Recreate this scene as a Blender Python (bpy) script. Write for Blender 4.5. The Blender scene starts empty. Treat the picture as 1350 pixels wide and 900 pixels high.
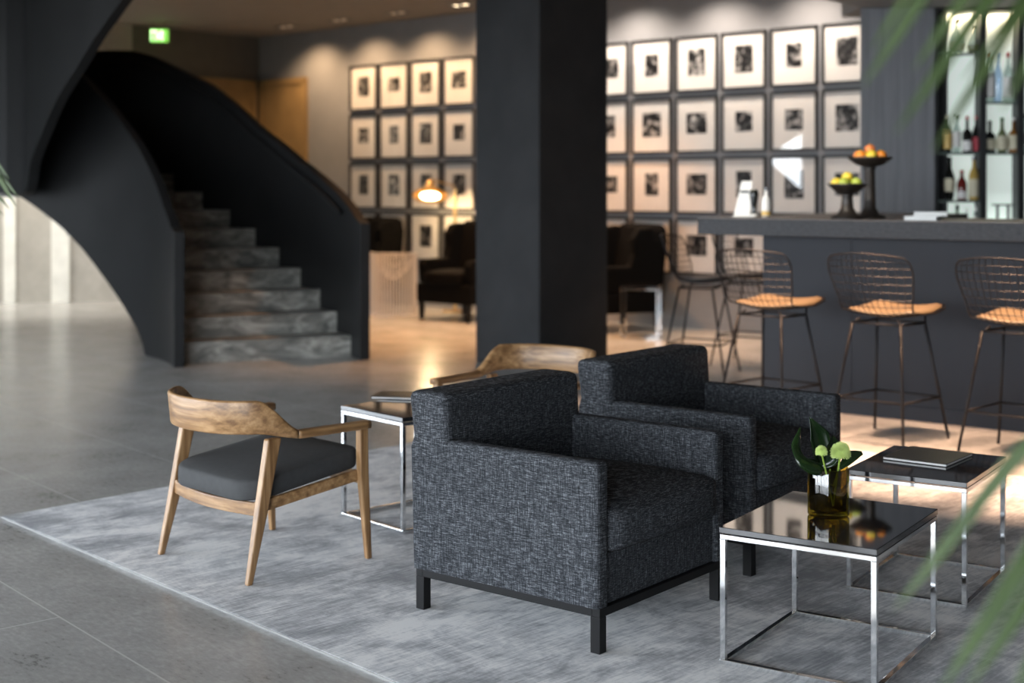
import bpy, bmesh, math, random
from math import sin, cos, pi, radians, sqrt, hypot, atan2
from mathutils import Vector, Matrix

random.seed(7)
SC = bpy.context.scene
COL = SC.collection
H = 1.45            # camera height (m)
F = 1846.0          # focal length in pixels of the 1350 px wide frame
HY = 246.0          # image row of the horizon


def gp(px, py, z=0.0):
    """point at height z that the photograph shows at (px, py)"""
    d = F * (H - z) / (py - HY)
    return Vector(((px - 675) / F * d, d, z))


def at(px, py, d):
    """point at depth d seen at (px, py)"""
    return Vector(((px - 675) / F * d, d, H - (py - HY) / F * d))


# ------------------------------------------------------------------ materials
def new_mat(name):
    m = bpy.data.materials.new(name)
    m.use_nodes = True
    nt = m.node_tree
    return m, nt, nt.nodes['Principled BSDF']


def N(nt, t, **kw):
    n = nt.nodes.new(t)
    for k, v in kw.items():
        setattr(n, k, v)
    return n


def ramp(nt, fac, stops):
    r = N(nt, 'ShaderNodeValToRGB')
    el = r.color_ramp.elements
    while len(el) < len(stops):
        el.new(0.5)
    for e, (p, c) in zip(el, stops):
        e.position = p
        e.color = (c[0], c[1], c[2], 1)
    nt.links.new(fac, r.inputs['Fac'])
    return r.outputs['Color']


def noise(nt, scale=(1, 1, 1), s=5.0, detail=4, rough=.55, rot=(0, 0, 0), coord='Object', dist=0):
    tc = N(nt, 'ShaderNodeTexCoord')
    vec = tc.outputs[coord]
    if any(rot):
        m0 = N(nt, 'ShaderNodeMapping')
        m0.inputs['Rotation'].default_value = rot
        nt.links.new(vec, m0.inputs['Vector'])
        vec = m0.outputs['Vector']
    mp = N(nt, 'ShaderNodeMapping')
    mp.inputs['Scale'].default_value = scale
    nt.links.new(vec, mp.inputs['Vector'])
    n = N(nt, 'ShaderNodeTexNoise')
    n.inputs['Scale'].default_value = s
    n.inputs['Detail'].default_value = detail
    n.inputs['Roughness'].default_value = rough
    n.inputs['Distortion'].default_value = dist
    nt.links.new(mp.outputs['Vector'], n.inputs['Vector'])
    return n.outputs['Fac']


def math_n(nt, op, a, b=None):
    m = N(nt, 'ShaderNodeMath', operation=op)
    for i, v in enumerate((a, b)):
        if v is None:
            continue
        if isinstance(v, (int, float)):
            m.inputs[i].default_value = v
        else:
            nt.links.new(v, m.inputs[i])
    return m.outputs[0]


def bump(nt, bs, hgt, strength=.2, dist=.01):
    b = N(nt, 'ShaderNodeBump')
    b.inputs['Strength'].default_value = strength
    b.inputs['Distance'].default_value = dist
    nt.links.new(hgt, b.inputs['Height'])
    nt.links.new(b.outputs['Normal'], bs.inputs['Normal'])


def plain(name, c, rough=.5, metal=0.0, var=.12, vs=6.0, spec=.5, coat=0, **kw):
    """principled material with a little procedural tone variation"""
    m, nt, b = new_mat(name)
    f = noise(nt, s=vs, detail=3)
    lo = [max(0, v * (1 - var)) for v in c]
    hi = [v * (1 + var) for v in c]
    nt.links.new(ramp(nt, f, [(.3, lo), (.7, hi)]), b.inputs['Base Color'])
    b.inputs['Roughness'].default_value = rough
    b.inputs['Metallic'].default_value = metal
    b.inputs['Specular IOR Level'].default_value = spec
    b.inputs['Coat Weight'].default_value = coat
    b.inputs['Coat Roughness'].default_value = .03
    for k, v in kw.items():
        b.inputs[k.replace('_', ' ')].default_value = v
    return m


def emit(name, c, s):
    m, nt, b = new_mat(name)
    b.inputs['Base Color'].default_value = (*c, 1)
    b.inputs['Emission Color'].default_value = (*c, 1)
    b.inputs['Emission Strength'].default_value = s
    return m


def glassy(name, c, alpha=.25, rough=.03):
    """thin clear glass: see-through with a fresnel gloss"""
    m = bpy.data.materials.new(name)
    m.use_nodes = True
    nt = m.node_tree
    nt.nodes.clear()
    out = N(nt, 'ShaderNodeOutputMaterial')
    tr = N(nt, 'ShaderNodeBsdfTransparent')
    tr.inputs[0].default_value = (*c, 1)
    pb = N(nt, 'ShaderNodeBsdfGlossy')
    pb.inputs['Roughness'].default_value = rough
    pb.inputs[0].default_value = (1, 1, 1, 1)
    lw = N(nt, 'ShaderNodeLayerWeight')
    lw.inputs[0].default_value = .5
    fac = math_n(nt, 'ADD', math_n(nt, 'MULTIPLY', math_n(nt, 'POWER', lw.outputs['Facing'], 5.0), .95), alpha + .045)
    mx = N(nt, 'ShaderNodeMixShader')
    nt.links.new(fac, mx.inputs[0])
    nt.links.new(tr.outputs[0], mx.inputs[1])
    nt.links.new(pb.outputs[0], mx.inputs[2])
    nt.links.new(mx.outputs[0], out.inputs[0])
    return m


M = {}


def build_materials():
    # polished stone floor in long slabs
    m, nt, b = new_mat('floor_stone')
    tc = N(nt, 'ShaderNodeTexCoord')
    mp = N(nt, 'ShaderNodeMapping')
    mp.inputs['Rotation'].default_value = (0, 0, .875)
    mp.inputs['Location'].default_value = (.4, -.355, 0)
    nt.links.new(tc.outputs['Object'], mp.inputs['Vector'])
    br = N(nt, 'ShaderNodeTexBrick')
    br.inputs['Scale'].default_value = 1.0
    br.inputs['Brick Width'].default_value = 4.2
    br.inputs['Row Height'].default_value = .75
    br.inputs['Mortar Size'].default_value = .004
    br.inputs['Mortar Smooth'].default_value = .3
    br.offset = .5
    br.inputs['Color1'].default_value = (0, 0, 0, 1)
    br.inputs['Color2'].default_value = (.3, .3, .3, 1)
    br.inputs['Mortar'].default_value = (1, 1, 1, 1)
    nt.links.new(mp.outputs['Vector'], br.inputs['Vector'])
    f1 = noise(nt, s=2.2, detail=8, rough=.7)
    f2 = noise(nt, scale=(1, 2.2, 1), s=24, detail=5, rough=.65, rot=(0, 0, .875))
    f = math_n(nt, 'ADD', math_n(nt, 'MULTIPLY', f1, .55), math_n(nt, 'MULTIPLY', f2, .45))
    stone = ramp(nt, f, [(.35, (.19, .186, .178)), (.43, (.37, .363, .348)), (.5, (.41, .403, .388)), (.64, (.52, .512, .492))])
    mx = N(nt, 'ShaderNodeMix', data_type='RGBA')
    nt.links.new(br.outputs['Fac'], mx.inputs['Factor'])
    nt.links.new(stone, mx.inputs['A'])
    mx.inputs['B'].default_value = (.60, .59, .57, 1)
    nt.links.new(mx.outputs['Result'], b.inputs['Base Color'])
    rr = math_n(nt, 'ADD', math_n(nt, 'MULTIPLY', f1, .14), .17)
    nt.links.new(rr, b.inputs['Roughness'])
    bump(nt, b, f, .06, .004)
    M['floor'] = m

    # viscose rug: worn patches and fine brushed streaks
    m, nt, b = new_mat('rug_viscose')
    a = noise(nt, s=1.5, detail=6, rough=.68, dist=.8)
    s1 = noise(nt, scale=(2.2, 26, 1), s=3.2, detail=5, rough=.65, rot=(0, 0, -.80))
    s2 = noise(nt, scale=(4, 46, 1), s=6, detail=3, rough=.6, rot=(0, 0, .80))
    a2 = noise(nt, scale=(1, 1.9, 1), s=5.5, detail=6, rough=.72, rot=(0, 0, -.80), dist=.6)
    f = math_n(nt, 'ADD', math_n(nt, 'MULTIPLY', a, .42), math_n(nt, 'MULTIPLY', s1, .20))
    f = math_n(nt, 'ADD', f, math_n(nt, 'MULTIPLY', a2, .26))
    f = math_n(nt, 'ADD', f, math_n(nt, 'MULTIPLY', s2, .12))
    nt.links.new(ramp(nt, f, [(.415, (.25, .257, .272)), (.462, (.40, .41, .428)), (.50, (.60, .608, .620)), (.55, (.86, .855, .845))]), b.inputs['Base Color'])
    b.inputs['Roughness'].default_value = .75
    b.inputs['Sheen Weight'].default_value = .1
    b.inputs['Sheen Roughness'].default_value = .4
    bump(nt, b, s2, .25, .004)
    M['rug'] = m
    M['rug_edge'] = plain('rug_binding', (.27, .27, .26), .9)

    # charcoal woven upholstery
    m, nt, b = new_mat('charcoal_weave')
    h1 = noise(nt, scale=(46, 46, 480), s=1, detail=2, rough=.6)
    h2 = noise(nt, scale=(430, 430, 38), s=1, detail=2, rough=.6)
    h3 = noise(nt, scale=(300, 300, 300), s=1, detail=1)
    f = math_n(nt, 'ADD', math_n(nt, 'MULTIPLY', h1, .50), math_n(nt, 'MULTIPLY', h2, .36))
    f = math_n(nt, 'ADD', f, math_n(nt, 'MULTIPLY', h3, .14))
    nt.links.new(ramp(nt, f, [(.39, (.011, .012, .014)), (.485, (.028, .0305, .035)), (.55, (.062, .067, .075)), (.62, (.150, .158, .172))]), b.inputs['Base Color'])
    b.inputs['Roughness'].default_value = .9
    b.inputs['Specular IOR Level'].default_value = .15
    bump(nt, b, f, .35, .003)
    M['weave'] = m

    # oiled oak / walnut
    for wn, wsc in (('wood', (1.6, 26, 34)), ('woodarm', (30, 2, 34)), ('woodleg', (36, 36, 2))):
        m, nt, b = new_mat('oiled_' + wn)
        g1 = noise(nt, scale=wsc, s=1.5, detail=4, rough=.55, dist=.15)
        g2 = noise(nt, s=9, detail=3)
        f = math_n(nt, 'ADD', math_n(nt, 'MULTIPLY', g1, .88), math_n(nt, 'MULTIPLY', g2, .12))
        nt.links.new(ramp(nt, f, [(.34, (.15, .075, .030)), (.5, (.28, .155, .066)), (.66, (.42, .255, .125))]), b.inputs['Base Color'])
        b.inputs['Roughness'].default_value = .38
        M[wn] = m

    m, nt, b = new_mat('stair_marble')
    f = noise(nt, scale=(1, 1, 3), s=3.0, detail=8, rough=.7, dist=1.6)
    nt.links.new(ramp(nt, f, [(.36, (.095, .096, .09)), (.5, (.22, .219, .20)), (.63, (.42, .413, .38))]), b.inputs['Base Color'])
    b.inputs['Roughness'].default_value = .4
    M['marble'] = m

    m, nt, b = new_mat('stone_wall')
    f = noise(nt, s=3.2, detail=8, rough=.75)
    nt.links.new(ramp(nt, f, [(.3, (.36, .34, .30)), (.7, (.50, .475, .43))]), b.inputs['Base Color'])
    b.inputs['Roughness'].default_value = .7
    M['stone_wall'] = m

    # vertical boarding of the pier beside the bar shelves
    m, nt, b = new_mat('boarded_wall')
    tc = N(nt, 'ShaderNodeTexCoord')
    w = N(nt, 'ShaderNodeTexWave', wave_type='BANDS', bands_direction='X')
    w.inputs['Scale'].default_value = 2.6
    w.inputs['Distortion'].default_value = 0
    nt.links.new(tc.outputs['Object'], w.inputs['Vector'])
    gr = noise(nt, scale=(30, 30, 1), s=2, detail=4)
    nt.links.new(ramp(nt, gr, [(.3, (.17, .175, .192)), (.7, (.235, .242, .262))]), b.inputs['Base Color'])
    b.inputs['Roughness'].default_value = .55
    bump(nt, b, math_n(nt, 'POWER', w.outputs['Fac'], .15), .6, .006)
    M['boards'] = m

    # small monochrome photographic prints, every one different
    m, nt, b = new_mat('photo_print')
    tc = N(nt, 'ShaderNodeTexCoord')
    oi = N(nt, 'ShaderNodeObjectInfo')
    add = N(nt, 'ShaderNodeVectorMath', operation='ADD')
    sc_ = N(nt, 'ShaderNodeVectorMath', operation='SCALE')
    cx = N(nt, 'ShaderNodeCombineXYZ')
    nt.links.new(oi.outputs['Random'], cx.inputs[0])
    nt.links.new(oi.outputs['Random'], cx.inputs[2])
    nt.links.new(cx.outputs[0], sc_.inputs[0])
    sc_.inputs['Scale'].default_value = 91.0
    nt.links.new(tc.outputs['Object'], add.inputs[0])
    nt.links.new(sc_.outputs[0], add.inputs[1])
    n1 = N(nt, 'ShaderNodeTexNoise')
    n1.inputs['Scale'].default_value = 13
    n1.inputs['Detail'].default_value = 3
    n1.inputs['Distortion'].default_value = .7
    nt.links.new(add.outputs[0], n1.inputs['Vector'])
    nt.links.new(ramp(nt, n1.outputs['Fac'], [(.44, (.006, .006, .007)), (.52, (.05, .05, .05)), (.58, (.22, .215, .21)), (.70, (.6, .58, .56))]), b.inputs['Base Color'])
    b.inputs['Roughness'].default_value = .35
    M['print'] = m

    M['wall'] = plain('grey_plaster', (.225, .23, .242), .8, var=.04)
    M['dark_wall'] = plain('dark_plaster', (.11, .112, .105), .8, var=.06)
    M['ceiling'] = plain('taupe_ceiling', (.195, .17, .147), .85, var=.05)
    M['soffit'] = plain('grey_soffit', (.2, .2, .205), .8, var=.05)
    M['blackwall'] = plain('pillar_plaster', (.030, .0316, .0336), .75, var=.12, vs=3, spec=.08)
    M['stairblack'] = plain('blackened_steel', (.0150, .0155, .0160), .5, var=.12, vs=2.5, spec=.14)
    M['chrome'] = plain('polished_chrome', (.78, .79, .80), .06, 1.0, var=.02)
    M['topglass'] = plain('black_table_glass', (.012, .012, .014), .035, var=.05, spec=.8, coat=.6)
    M['blackmetal'] = plain('black_metal', (.006, .006, .0065), .5, var=.1, spec=.2)
    M['wire'] = plain('black_wire', (.006, .006, .007), .5, 0, spec=.25, var=.1)
    M['seatgrey'] = plain('grey_leather', (.034, .035, .036), .8, var=.1, vs=40)
    M['tan'] = plain('tan_leather', (.17, .118, .066), .5, var=.12, vs=14)
    M['shaded_pad'] = plain('shaded_leather', (.028, .025, .023), .4, var=.15)  # unlit seats at the bar end: shade put into the pad colour
    M['barpanel'] = plain('bar_panel_slate', (.0066, .0094, .0155), .5, var=.1, vs=1.5, spec=.22)
    m, nt, b = new_mat('counter_slate')
    f = noise(nt, scale=(1, 1, 3), s=30, detail=5, rough=.7)
    nt.links.new(ramp(nt, f, [(.35, (.014, .0155, .018)), (.65, (.036, .038, .043))]), b.inputs['Base Color'])
    b.inputs['Roughness'].default_value = .45
    b.inputs['Specular IOR Level'].default_value = .2
    M['counter'] = m
    M['counterwood'] = plain('counter_top_wood', (.085, .06, .045), .4, var=.25, vs=9)
    M['frame'] = plain('black_frame', (.014, .013, .012), .35, var=.1)
    M['mat'] = plain('white_mat_board', (.80, .77, .73), .8, var=.02)
    M['pane'] = glassy('picture_glass', (1, 1, 1), .0, .01)
    M['door'] = plain('ochre_wood_door', (.27, .18, .08), .5, var=.15, vs=4)
    M['brass'] = plain('brushed_brass', (.62, .40, .17), .28, .9, var=.06)
    M['lamp_in'] = emit('lamp_glow', (1.0, .80, .50), 14.0)
    M['whitewire'] = plain('white_wire', (.75, .71, .67), .35, var=.04)
    M['darkfab'] = plain('dark_lounge_fabric', (.0035, .0033, .0033), .95, spec=.1, var=.2, vs=20)
    M['darkshelf'] = plain('dark_shelf_wood', (.020, .021, .023), .5, var=.2)
    M['shelfglass'] = plain('shelf_glass', (.10, .13, .12), .12, var=.1)
    M['backglass'] = plain('backlit_frosted_glass', (.60, .66, .62), .35, var=.04)
    bg_ = M['backglass'].node_tree.nodes['Principled BSDF']
    bg_.inputs['Emission Color'].default_value = (.74, .84, .78, 1)
    bg_.inputs['Emission Strength'].default_value = .50
    M['fixture'] = plain('fixture_frame', (.10, .09, .08), .5)
    M['bulb'] = emit('downlight_glow', (1.0, .78, .5), 4.5)
    M['bulb_dim'] = emit('dim_downlight_glow', (1.0, .74, .5), .45)
    M['paper'] = plain('white_paper', (.80, .80, .78), .7, var=.03)
    M['bookblack'] = plain('black_cover', (.022, .022, .025), .35, var=.1)
    M['exitgreen'] = emit('exit_green', (.25, .72, .10), 1.1)
    M['exitwhite'] = emit('exit_white', (.85, 1.0, .75), 2.6)
    M['bowl'] = plain('dark_bronze', (.030, .024, .020), .4, .2, var=.2)
    for n, c in (('orange', (.80, .27, .03)), ('peach', (.75, .22, .06)), ('lemon', (.75, .55, .05)), ('lime', (.38, .45, .06)), ('apple', (.60, .12, .05))):
        M[n] = plain(n + '_skin', c, .45, var=.15, vs=18)
    M['glass_clear'] = glassy('clear_glass', (.72, .78, .77), .10)
    M['glass_blue'] = glassy('pale_blue_glass', (.66, .76, .90), .06)
    M['b_dark'] = plain('dark_bottle_glass', (.008, .009, .008), .08, var=.1)
    M['b_green'] = plain('green_bottle_glass', (.035, .12, .03), .08, var=.1)
    M['b_olive'] = plain('olive_bottle_glass', (.13, .16, .07), .1, var=.1)
    M['b_amber'] = plain('amber_bottle_glass', (.24, .10, .02), .08, var=.1)
    M['b_red'] = plain('red_bottle_glass', (.14, .015, .012), .08, var=.1)
    M['b_gold'] = plain('golden_bottle_glass', (.46, .31, .08), .1, var=.1)
    M['l_white'] = plain('white_label', (.75, .74, .72), .6)
    M['l_gold'] = plain('gold_label', (.65, .43, .12), .4)
    M['l_red'] = plain('red_label', (.42, .03, .05), .5)
    M['l_cream'] = plain('cream_label', (.58, .54, .40), .6)
    M['cap_red'] = plain('red_cap', (.40, .05, .04), .4)
    # green-amber vase glass
    M['vase'] = glassy('olive_vase_glass', (.55, .50, .16), .04)
    m, nt, b = new_mat('glossy_leaf')
    f = noise(nt, s=9, detail=3)
    nt.links.new(ramp(nt, f, [(.3, (.005, .014, .005)), (.7, (.014, .034, .009))]), b.inputs['Base Color'])
    b.inputs['Roughness'].default_value = .18
    M['leaf'] = m
    M['bloom'] = plain('pale_green_petal', (.62, .74, .26), .6, var=.15, vs=40)
    M['stem'] = plain('flower_stem', (.28, .40, .06), .5, var=.2)
    m, nt, b = new_mat('palm_leaf')
    f = noise(nt, s=6, detail=3)
    nt.links.new(ramp(nt, f, [(.3, (.034, .062, .016)), (.7, (.072, .112, .034))]), b.inputs['Base Color'])
    b.inputs['Roughness'].default_value = .4
    b.inputs['Subsurface Weight'].default_value = 0
    M['palm'] = m
    M['palm_stem'] = plain('palm_stem', (.16, .20, .06), .6, var=.2)
    M['pot'] = plain('dark_planter', (.03, .03, .032), .5)
    M['soil'] = plain('potting_soil', (.03, .02, .014), .95, var=.4, vs=40)
    M['mullion'] = plain('window_mullion', (.03, .03, .032), .5)
    M['sun_stripe'] = plain('sunlit_stone', (.85, .84, .78), .6, var=.08)  # sun falling on the stone, put into a paler colour


build_materials()


# ------------------------------------------------------------------ mesh helpers
def BM():
    return bmesh.new()


def obj(name, bm, mat, parent=None, loc=None, smooth=False, bevel=0, seg=2, subsurf=0):
    me = bpy.data.meshes.new(name)
    bmesh.ops.recalc_face_normals(bm, faces=bm.faces)
    bm.to_mesh(me)
    bm.free()
    mats = mat if isinstance(mat, (list, tuple)) else [mat]
    for m in mats:
        me.materials.append(M[m] if isinstance(m, str) else m)
    if smooth:
        for p in me.polygons:
            p.use_smooth = True
    o = bpy.data.objects.new(name, me)
    COL.objects.link(o)
    if parent is not None:
        o.parent = parent
    if loc is not None:
        o.location = loc
    if bevel:
        b = o.modifiers.new('bevel', 'BEVEL')
        b.width = bevel
        b.segments = seg
        b.limit_method = 'ANGLE'
        b.angle_limit = radians(35)
    if subsurf:
        s = o.modifiers.new('subsurf', 'SUBSURF')
        s.levels = s.render_levels = subsurf
    return o


def tag(o, label, cat, group=None):
    o['label'] = label
    o['category'] = cat
    if group:
        o['group'] = group
    return o


def thing(name, label, cat, loc=(0, 0, 0), rz=0.0, group=None):
    o = bpy.data.objects.new(name, None)
    o.empty_display_size = .1
    COL.objects.link(o)
    o.location = loc
    o.rotation_euler = (0, 0, rz)
    return tag(o, label, cat, group)


def dup(root, label, loc=None, rz=None, group=None):
    r = root.copy()
    COL.objects.link(r)
    if loc is not None:
        r.location = loc
    if rz is not None:
        r.rotation_euler = (0, 0, rz)
    r['label'] = label
    if group:
        r['group'] = group
    for ch in list(root.children):
        c = ch.copy()
        COL.objects.link(c)
        c.parent = r
        for g in list(ch.children):
            d = g.copy()
            COL.objects.link(d)
            d.parent = c
    return r


def structure(o):
    o['kind'] = 'structure'
    return o


def box(bm, x0, x1, y0, y1, z0, z1):
    v = [bm.verts.new(p) for p in ((x0, y0, z0), (x1, y0, z0), (x1, y1, z0), (x0, y1, z0), (x0, y0, z1), (x1, y0, z1), (x1, y1, z1), (x0, y1, z1))]
    for f in ((3, 2, 1, 0), (4, 5, 6, 7), (0, 1, 5, 4), (1, 2, 6, 5), (2, 3, 7, 6), (3, 0, 4, 7)):
        bm.faces.new([v[i] for i in f])
    return bm


def ring_faces(bm, a, b, closed=True):
    n = len(a)
    for i in range(n if closed else n - 1):
        j = (i + 1) % n
        bm.faces.new((a[i], a[j], b[j], b[i]))


def loft(bm, rings, cap=True):
    rv = [[bm.verts.new(p) for p in r] for r in rings]
    for a, b in zip(rv, rv[1:]):
        ring_faces(bm, a, b)
    if cap:
        bm.faces.new(rv[0][::-1])
        bm.faces.new(rv[-1])
    return rv


def prism(bm, poly, z0, z1):
    return loft(bm, [[(x, y, z0) for x, y in poly], [(x, y, z1) for x, y in poly]])


def frames_along(pts, closed=False):
    n = len(pts)
    out = []
    up = None
    for i in range(n):
        if closed:
            t = pts[(i + 1) % n] - pts[i - 1]
        else:
            t = pts[min(i + 1, n - 1)] - pts[max(i - 1, 0)]
        t.normalize()
        if up is None:
            up = Vector((0, 0, 1)) if abs(t.z) < .9 else Vector((0, 1, 0))
        u = t.cross(up)
        if u.length < 1e-6:
            u = t.orthogonal()
        u.normalize()
        v = u.cross(t).normalized()
        up = v
        out.append((u, v))
    return out


def tube(bm, pts, r, seg=8, closed=False, cap=True):
    pts = [Vector(p) for p in pts]
    fr = frames_along(pts, closed)
    rs = r if isinstance(r, (list, tuple)) else [r] * len(pts)
    rings = []
    for p, (u, v), rr in zip(pts, fr, rs):
        rings.append([p + u * (rr * cos(2 * pi * k / seg)) + v * (rr * sin(2 * pi * k / seg)) for k in range(seg)])
    rv = [[bm.verts.new(p) for p in g] for g in rings]
    for a, b in zip(rv, rv[1:]):
        ring_faces(bm, a, b)
    if closed:
        ring_faces(bm, rv[-1], rv[0])
    elif cap:
        bm.faces.new(rv[0][::-1])
        bm.faces.new(rv[-1])
    return bm


def bar(bm, a, b, w, d=None, w2=None, d2=None, axis=None):
    """rectangular bar from a to b, section w x d (w along axis), tapering to w2 x d2"""
    a, b = Vector(a), Vector(b)
    d = d or w
    w2 = w2 or w
    d2 = d2 or d
    t = (b - a).normalized()
    ax = Vector(axis) if axis is not None else (Vector((1, 0, 0)) if abs(t.x) < .9 else Vector((0, 1, 0)))
    u = (ax - t * ax.dot(t)).normalized()
    v = t.cross(u)
    loft(bm, [[p + u * (sx * ww / 2) + v * (sy * dd / 2) for sx, sy in ((-1, -1), (1, -1), (1, 1), (-1, 1))] for p, ww, dd in ((a, w, d), (b, w2, d2))])
    return bm


def hleg(bm, secs):
    """tapering leg through horizontal rectangular sections (point, width, depth)"""
    loft(bm, [[(p[0] + sx * w / 2, p[1] + sy * d / 2, p[2]) for sx, sy in ((-1, -1), (1, -1), (1, 1), (-1, 1))] for p, w, d in secs])
    return bm


def lathe(bm, prof, seg=24, cx=0, cy=0, z0=0):
    rings = []
    for r, z in prof:
        rings.append([bm.verts.new((cx + max(r, 1e-4) * cos(2 * pi * k / seg), cy + max(r, 1e-4) * sin(2 * pi * k / seg), z0 + z)) for k in range(seg)])
    for a, b in zip(rings, rings[1:]):
        ring_faces(bm, a, b)
    bm.faces.new(rings[0][::-1])
    bm.faces.new(rings[-1])
    return bm


def puffy(bm, x0, x1, y0, y1, z0, z1, r, puff=0.0, n=10, bulge=0.0):
    """cushion: rounded box with a crowned top"""
    c = Vector(((x0 + x1) / 2, (y0 + y1) / 2, (z0 + z1) / 2))
    s = Vector(((x1 - x0) / 2, (y1 - y0) / 2, (z1 - z0) / 2))
    b2 = bmesh.new()
    bmesh.ops.create_cube(b2, size=2)
    bmesh.ops.subdivide_edges(b2, edges=b2.edges[:], cuts=n, use_grid_fill=True)
    vm = {}
    for v in b2.verts:
        # push samples toward the edges so that the rounding is well sampled
        q = Vector([math.copysign(abs(t) ** .6, t) for t in v.co])
        p = Vector([q[i] * s[i] for i in range(3)])
        inn = Vector([max(-(s[i] - r), min(s[i] - r, p[i])) for i in range(3)])
        d = p - inn
        if d.length > 1e-7:
            p = inn + d.normalized() * r
        k = max(0, (1 - q.x ** 2)) * max(0, (1 - q.y ** 2))
        if p.z > 0:
            p.z += puff * k * (p.z / s.z)
        if bulge:
            p.y += -bulge * max(0, 1 - q.x ** 2) * max(0, 1 - q.z ** 2) * (1 if q.y < 0 else 0) * -q.y
        vm[v] = bm.verts.new(c + p)
    for f in b2.faces:
        bm.faces.new([vm[v] for v in f.verts])
    b2.free()
    return bm


def ellipsoid(bm, c, r, u=12, v=8):
    res = bmesh.ops.create_uvsphere(bm, u_segments=u, v_segments=v, radius=1)
    for w in res['verts']:
        w.co = Vector((c[0] + w.co.x * r[0], c[1] + w.co.y * r[1], c[2] + w.co.z * r[2]))
    return bm


def seg_interp(tab, x):
    if x <= tab[0][0]:
        return tab[0][1]
    for (a, b), (c, d) in zip(tab, tab[1:]):
        if x <= c:
            return b + (d - b) * (x - a) / (c - a)
    return tab[-1][1]


def catmull(pts, n=8):
    pts = [Vector(p) for p in pts]
    P = [pts[0] * 2 - pts[1]] + pts + [pts[-1] * 2 - pts[-2]]
    out = []
    for i in range(1, len(P) - 2):
        a, b, c, d = P[i - 1:i + 3]
        for k in range(n):
            t = k / n
            out.append(.5 * ((2 * b) + (c - a) * t + (2 * a - 5 * b + 4 * c - d) * t * t + (3 * b - a - 3 * c + d) * t ** 3))
    out.append(pts[-1])
    return out


# ------------------------------------------------------------------ the room
CEIL = 3.5
WU = Vector((.732, -.681, 0)).normalized()        # along the gallery wall
WN = Vector((-.681, -.732, 0)).normalized()       # its normal, into the room
W0 = Vector((-2.063, 17.95, 0))


def wallpt(t, z=0.0, off=0.0):
    p = W0 + WU * t + WN * off
    return Vector((p.x, p.y, z))


def wall_slab(name, a, b, z0, z1, mat, thick=.2):
    """wall from a to b with its face on the line and its thickness behind (left of a->b)"""
    a, b = Vector((a[0], a[1])), Vector((b[0], b[1]))
    d = (b - a).normalized()
    n = Vector((-d.y, d.x)) * thick
    bm = BM()
    prism(bm, [tuple(a), tuple(b), tuple(b + n), tuple(a + n)], z0, z1)
    return structure(obj(name, bm, mat))


bm = BM()
box(bm, -9.0, 6.4, -3.4, 20.2, -.2, 0)
structure(obj('floor', bm, 'floor'))
bm = BM()
box(bm, -9.0, 6.4, -3.4, 20.2, CEIL, CEIL + .2)
structure(obj('ceiling', bm, 'ceiling'))
CORNER = wallpt(-1.935)
END = wallpt(8.6)
wall_slab('wall_gallery', CORNER, END, 0, CEIL, 'wall')
REC = Vector((-4.82, 17.77, 0))
wall_slab('wall_recess', REC, CORNER, 0, CEIL, 'dark_wall')
wall_slab('wall_stone', (-8.6, 16.9), REC, 0, CEIL, 'stone_wall')
wall_slab('wall_bar', (3.3, 12.5), (6.2, 12.5), 0, CEIL, 'dark_wall')
wall_slab('wall_right', (6.2, 12.7), (6.2, -3.2), 0, CEIL, 'dark_wall')
# wall behind the camera: solid to the right, glazed to the left
bm = BM()
box(bm, -.4, 6.4, -3.4, -3.2, 0, CEIL)
box(bm, -8.8, -.4, -3.4, -3.2, 3.2, CEIL)
for k in range(6):
    x = -8.6 + k * 1.62
    box(bm, x - .06, x + .06, -3.4, -3.2, 0, 3.2)
structure(obj('wall_back', bm, 'dark_wall'))
bm = BM()
box(bm, -8.8, -8.6, -3.4, 17.1, 3.15, CEIL)
for ya, yb in ((8.3, 10.15), (11.15, 17.1)):
    box(bm, -8.8, -8.6, ya, yb, 0, 3.15)
for k in range(7):
    y = -3.2 + k * 1.66
    w = .05 if k % 3 else .22
    box(bm, -8.8, -8.6, y - w, y + w, 0, 3.15)
structure(obj('wall_left', bm, 'mullion'))

# baseboard along the gallery wall
bm = BM()
a, b = wallpt(-.2, 0, 0), wallpt(8.4, 0, 0)
bar(bm, wallpt(-.25, .05, .01), wallpt(8.4, .05, .01), .1, .02, axis=(0, 0, 1))
structure(obj('baseboard_gallery', bm, 'wall'))

# tall wooden doors in the far corner
def door(name, a, b, h, n):
    bm = BM()
    a, b = Vector(a), Vector(b)
    d = (b - a).normalized()
    u = Vector(n)
    for (s0, s1, z0, z1, th) in ((0, 1, 0, h, .03),):
        p, q = a + (b - a) * s0, a + (b - a) * s1
        prism(bm, [(p.x, p.y), (q.x, q.y), ((q + u * th).x, (q + u * th).y), ((p + u * th).x, (p + u * th).y)], z0, z1)
    o = structure(obj(name, bm, 'door'))
    w = (b - a).length
    fr = BM()
    for s in (-.04, w + .04):
        p = a + d * s + u * .025
        bar(fr, (p.x, p.y, 0), (p.x, p.y, h + .08), .08, .05, axis=d)
    p, q = a - d * .08 + u * .025, b + d * .08 + u * .025
    bar(fr, (p.x, p.y, h + .04), (q.x, q.y, h + .04), .08, .05, axis=(0, 0, 1))
    obj('door_frame', fr, 'door', o)
    hd = BM()
    p = a + d * (w - .1) + u * .03
    bar(hd, (p.x, p.y, 1.05), (p.x + u.x * .05, p.y + u.y * .05, 1.05), .02)
    bar(hd, (p.x + u.x * .05, p.y + u.y * .05, 1.05), (p.x + u.x * .05 - d.x * .12, p.y + u.y * .05 - d.y * .12, 1.05), .02)
    obj('door_handle', hd, 'brass', o)
    return o


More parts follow.
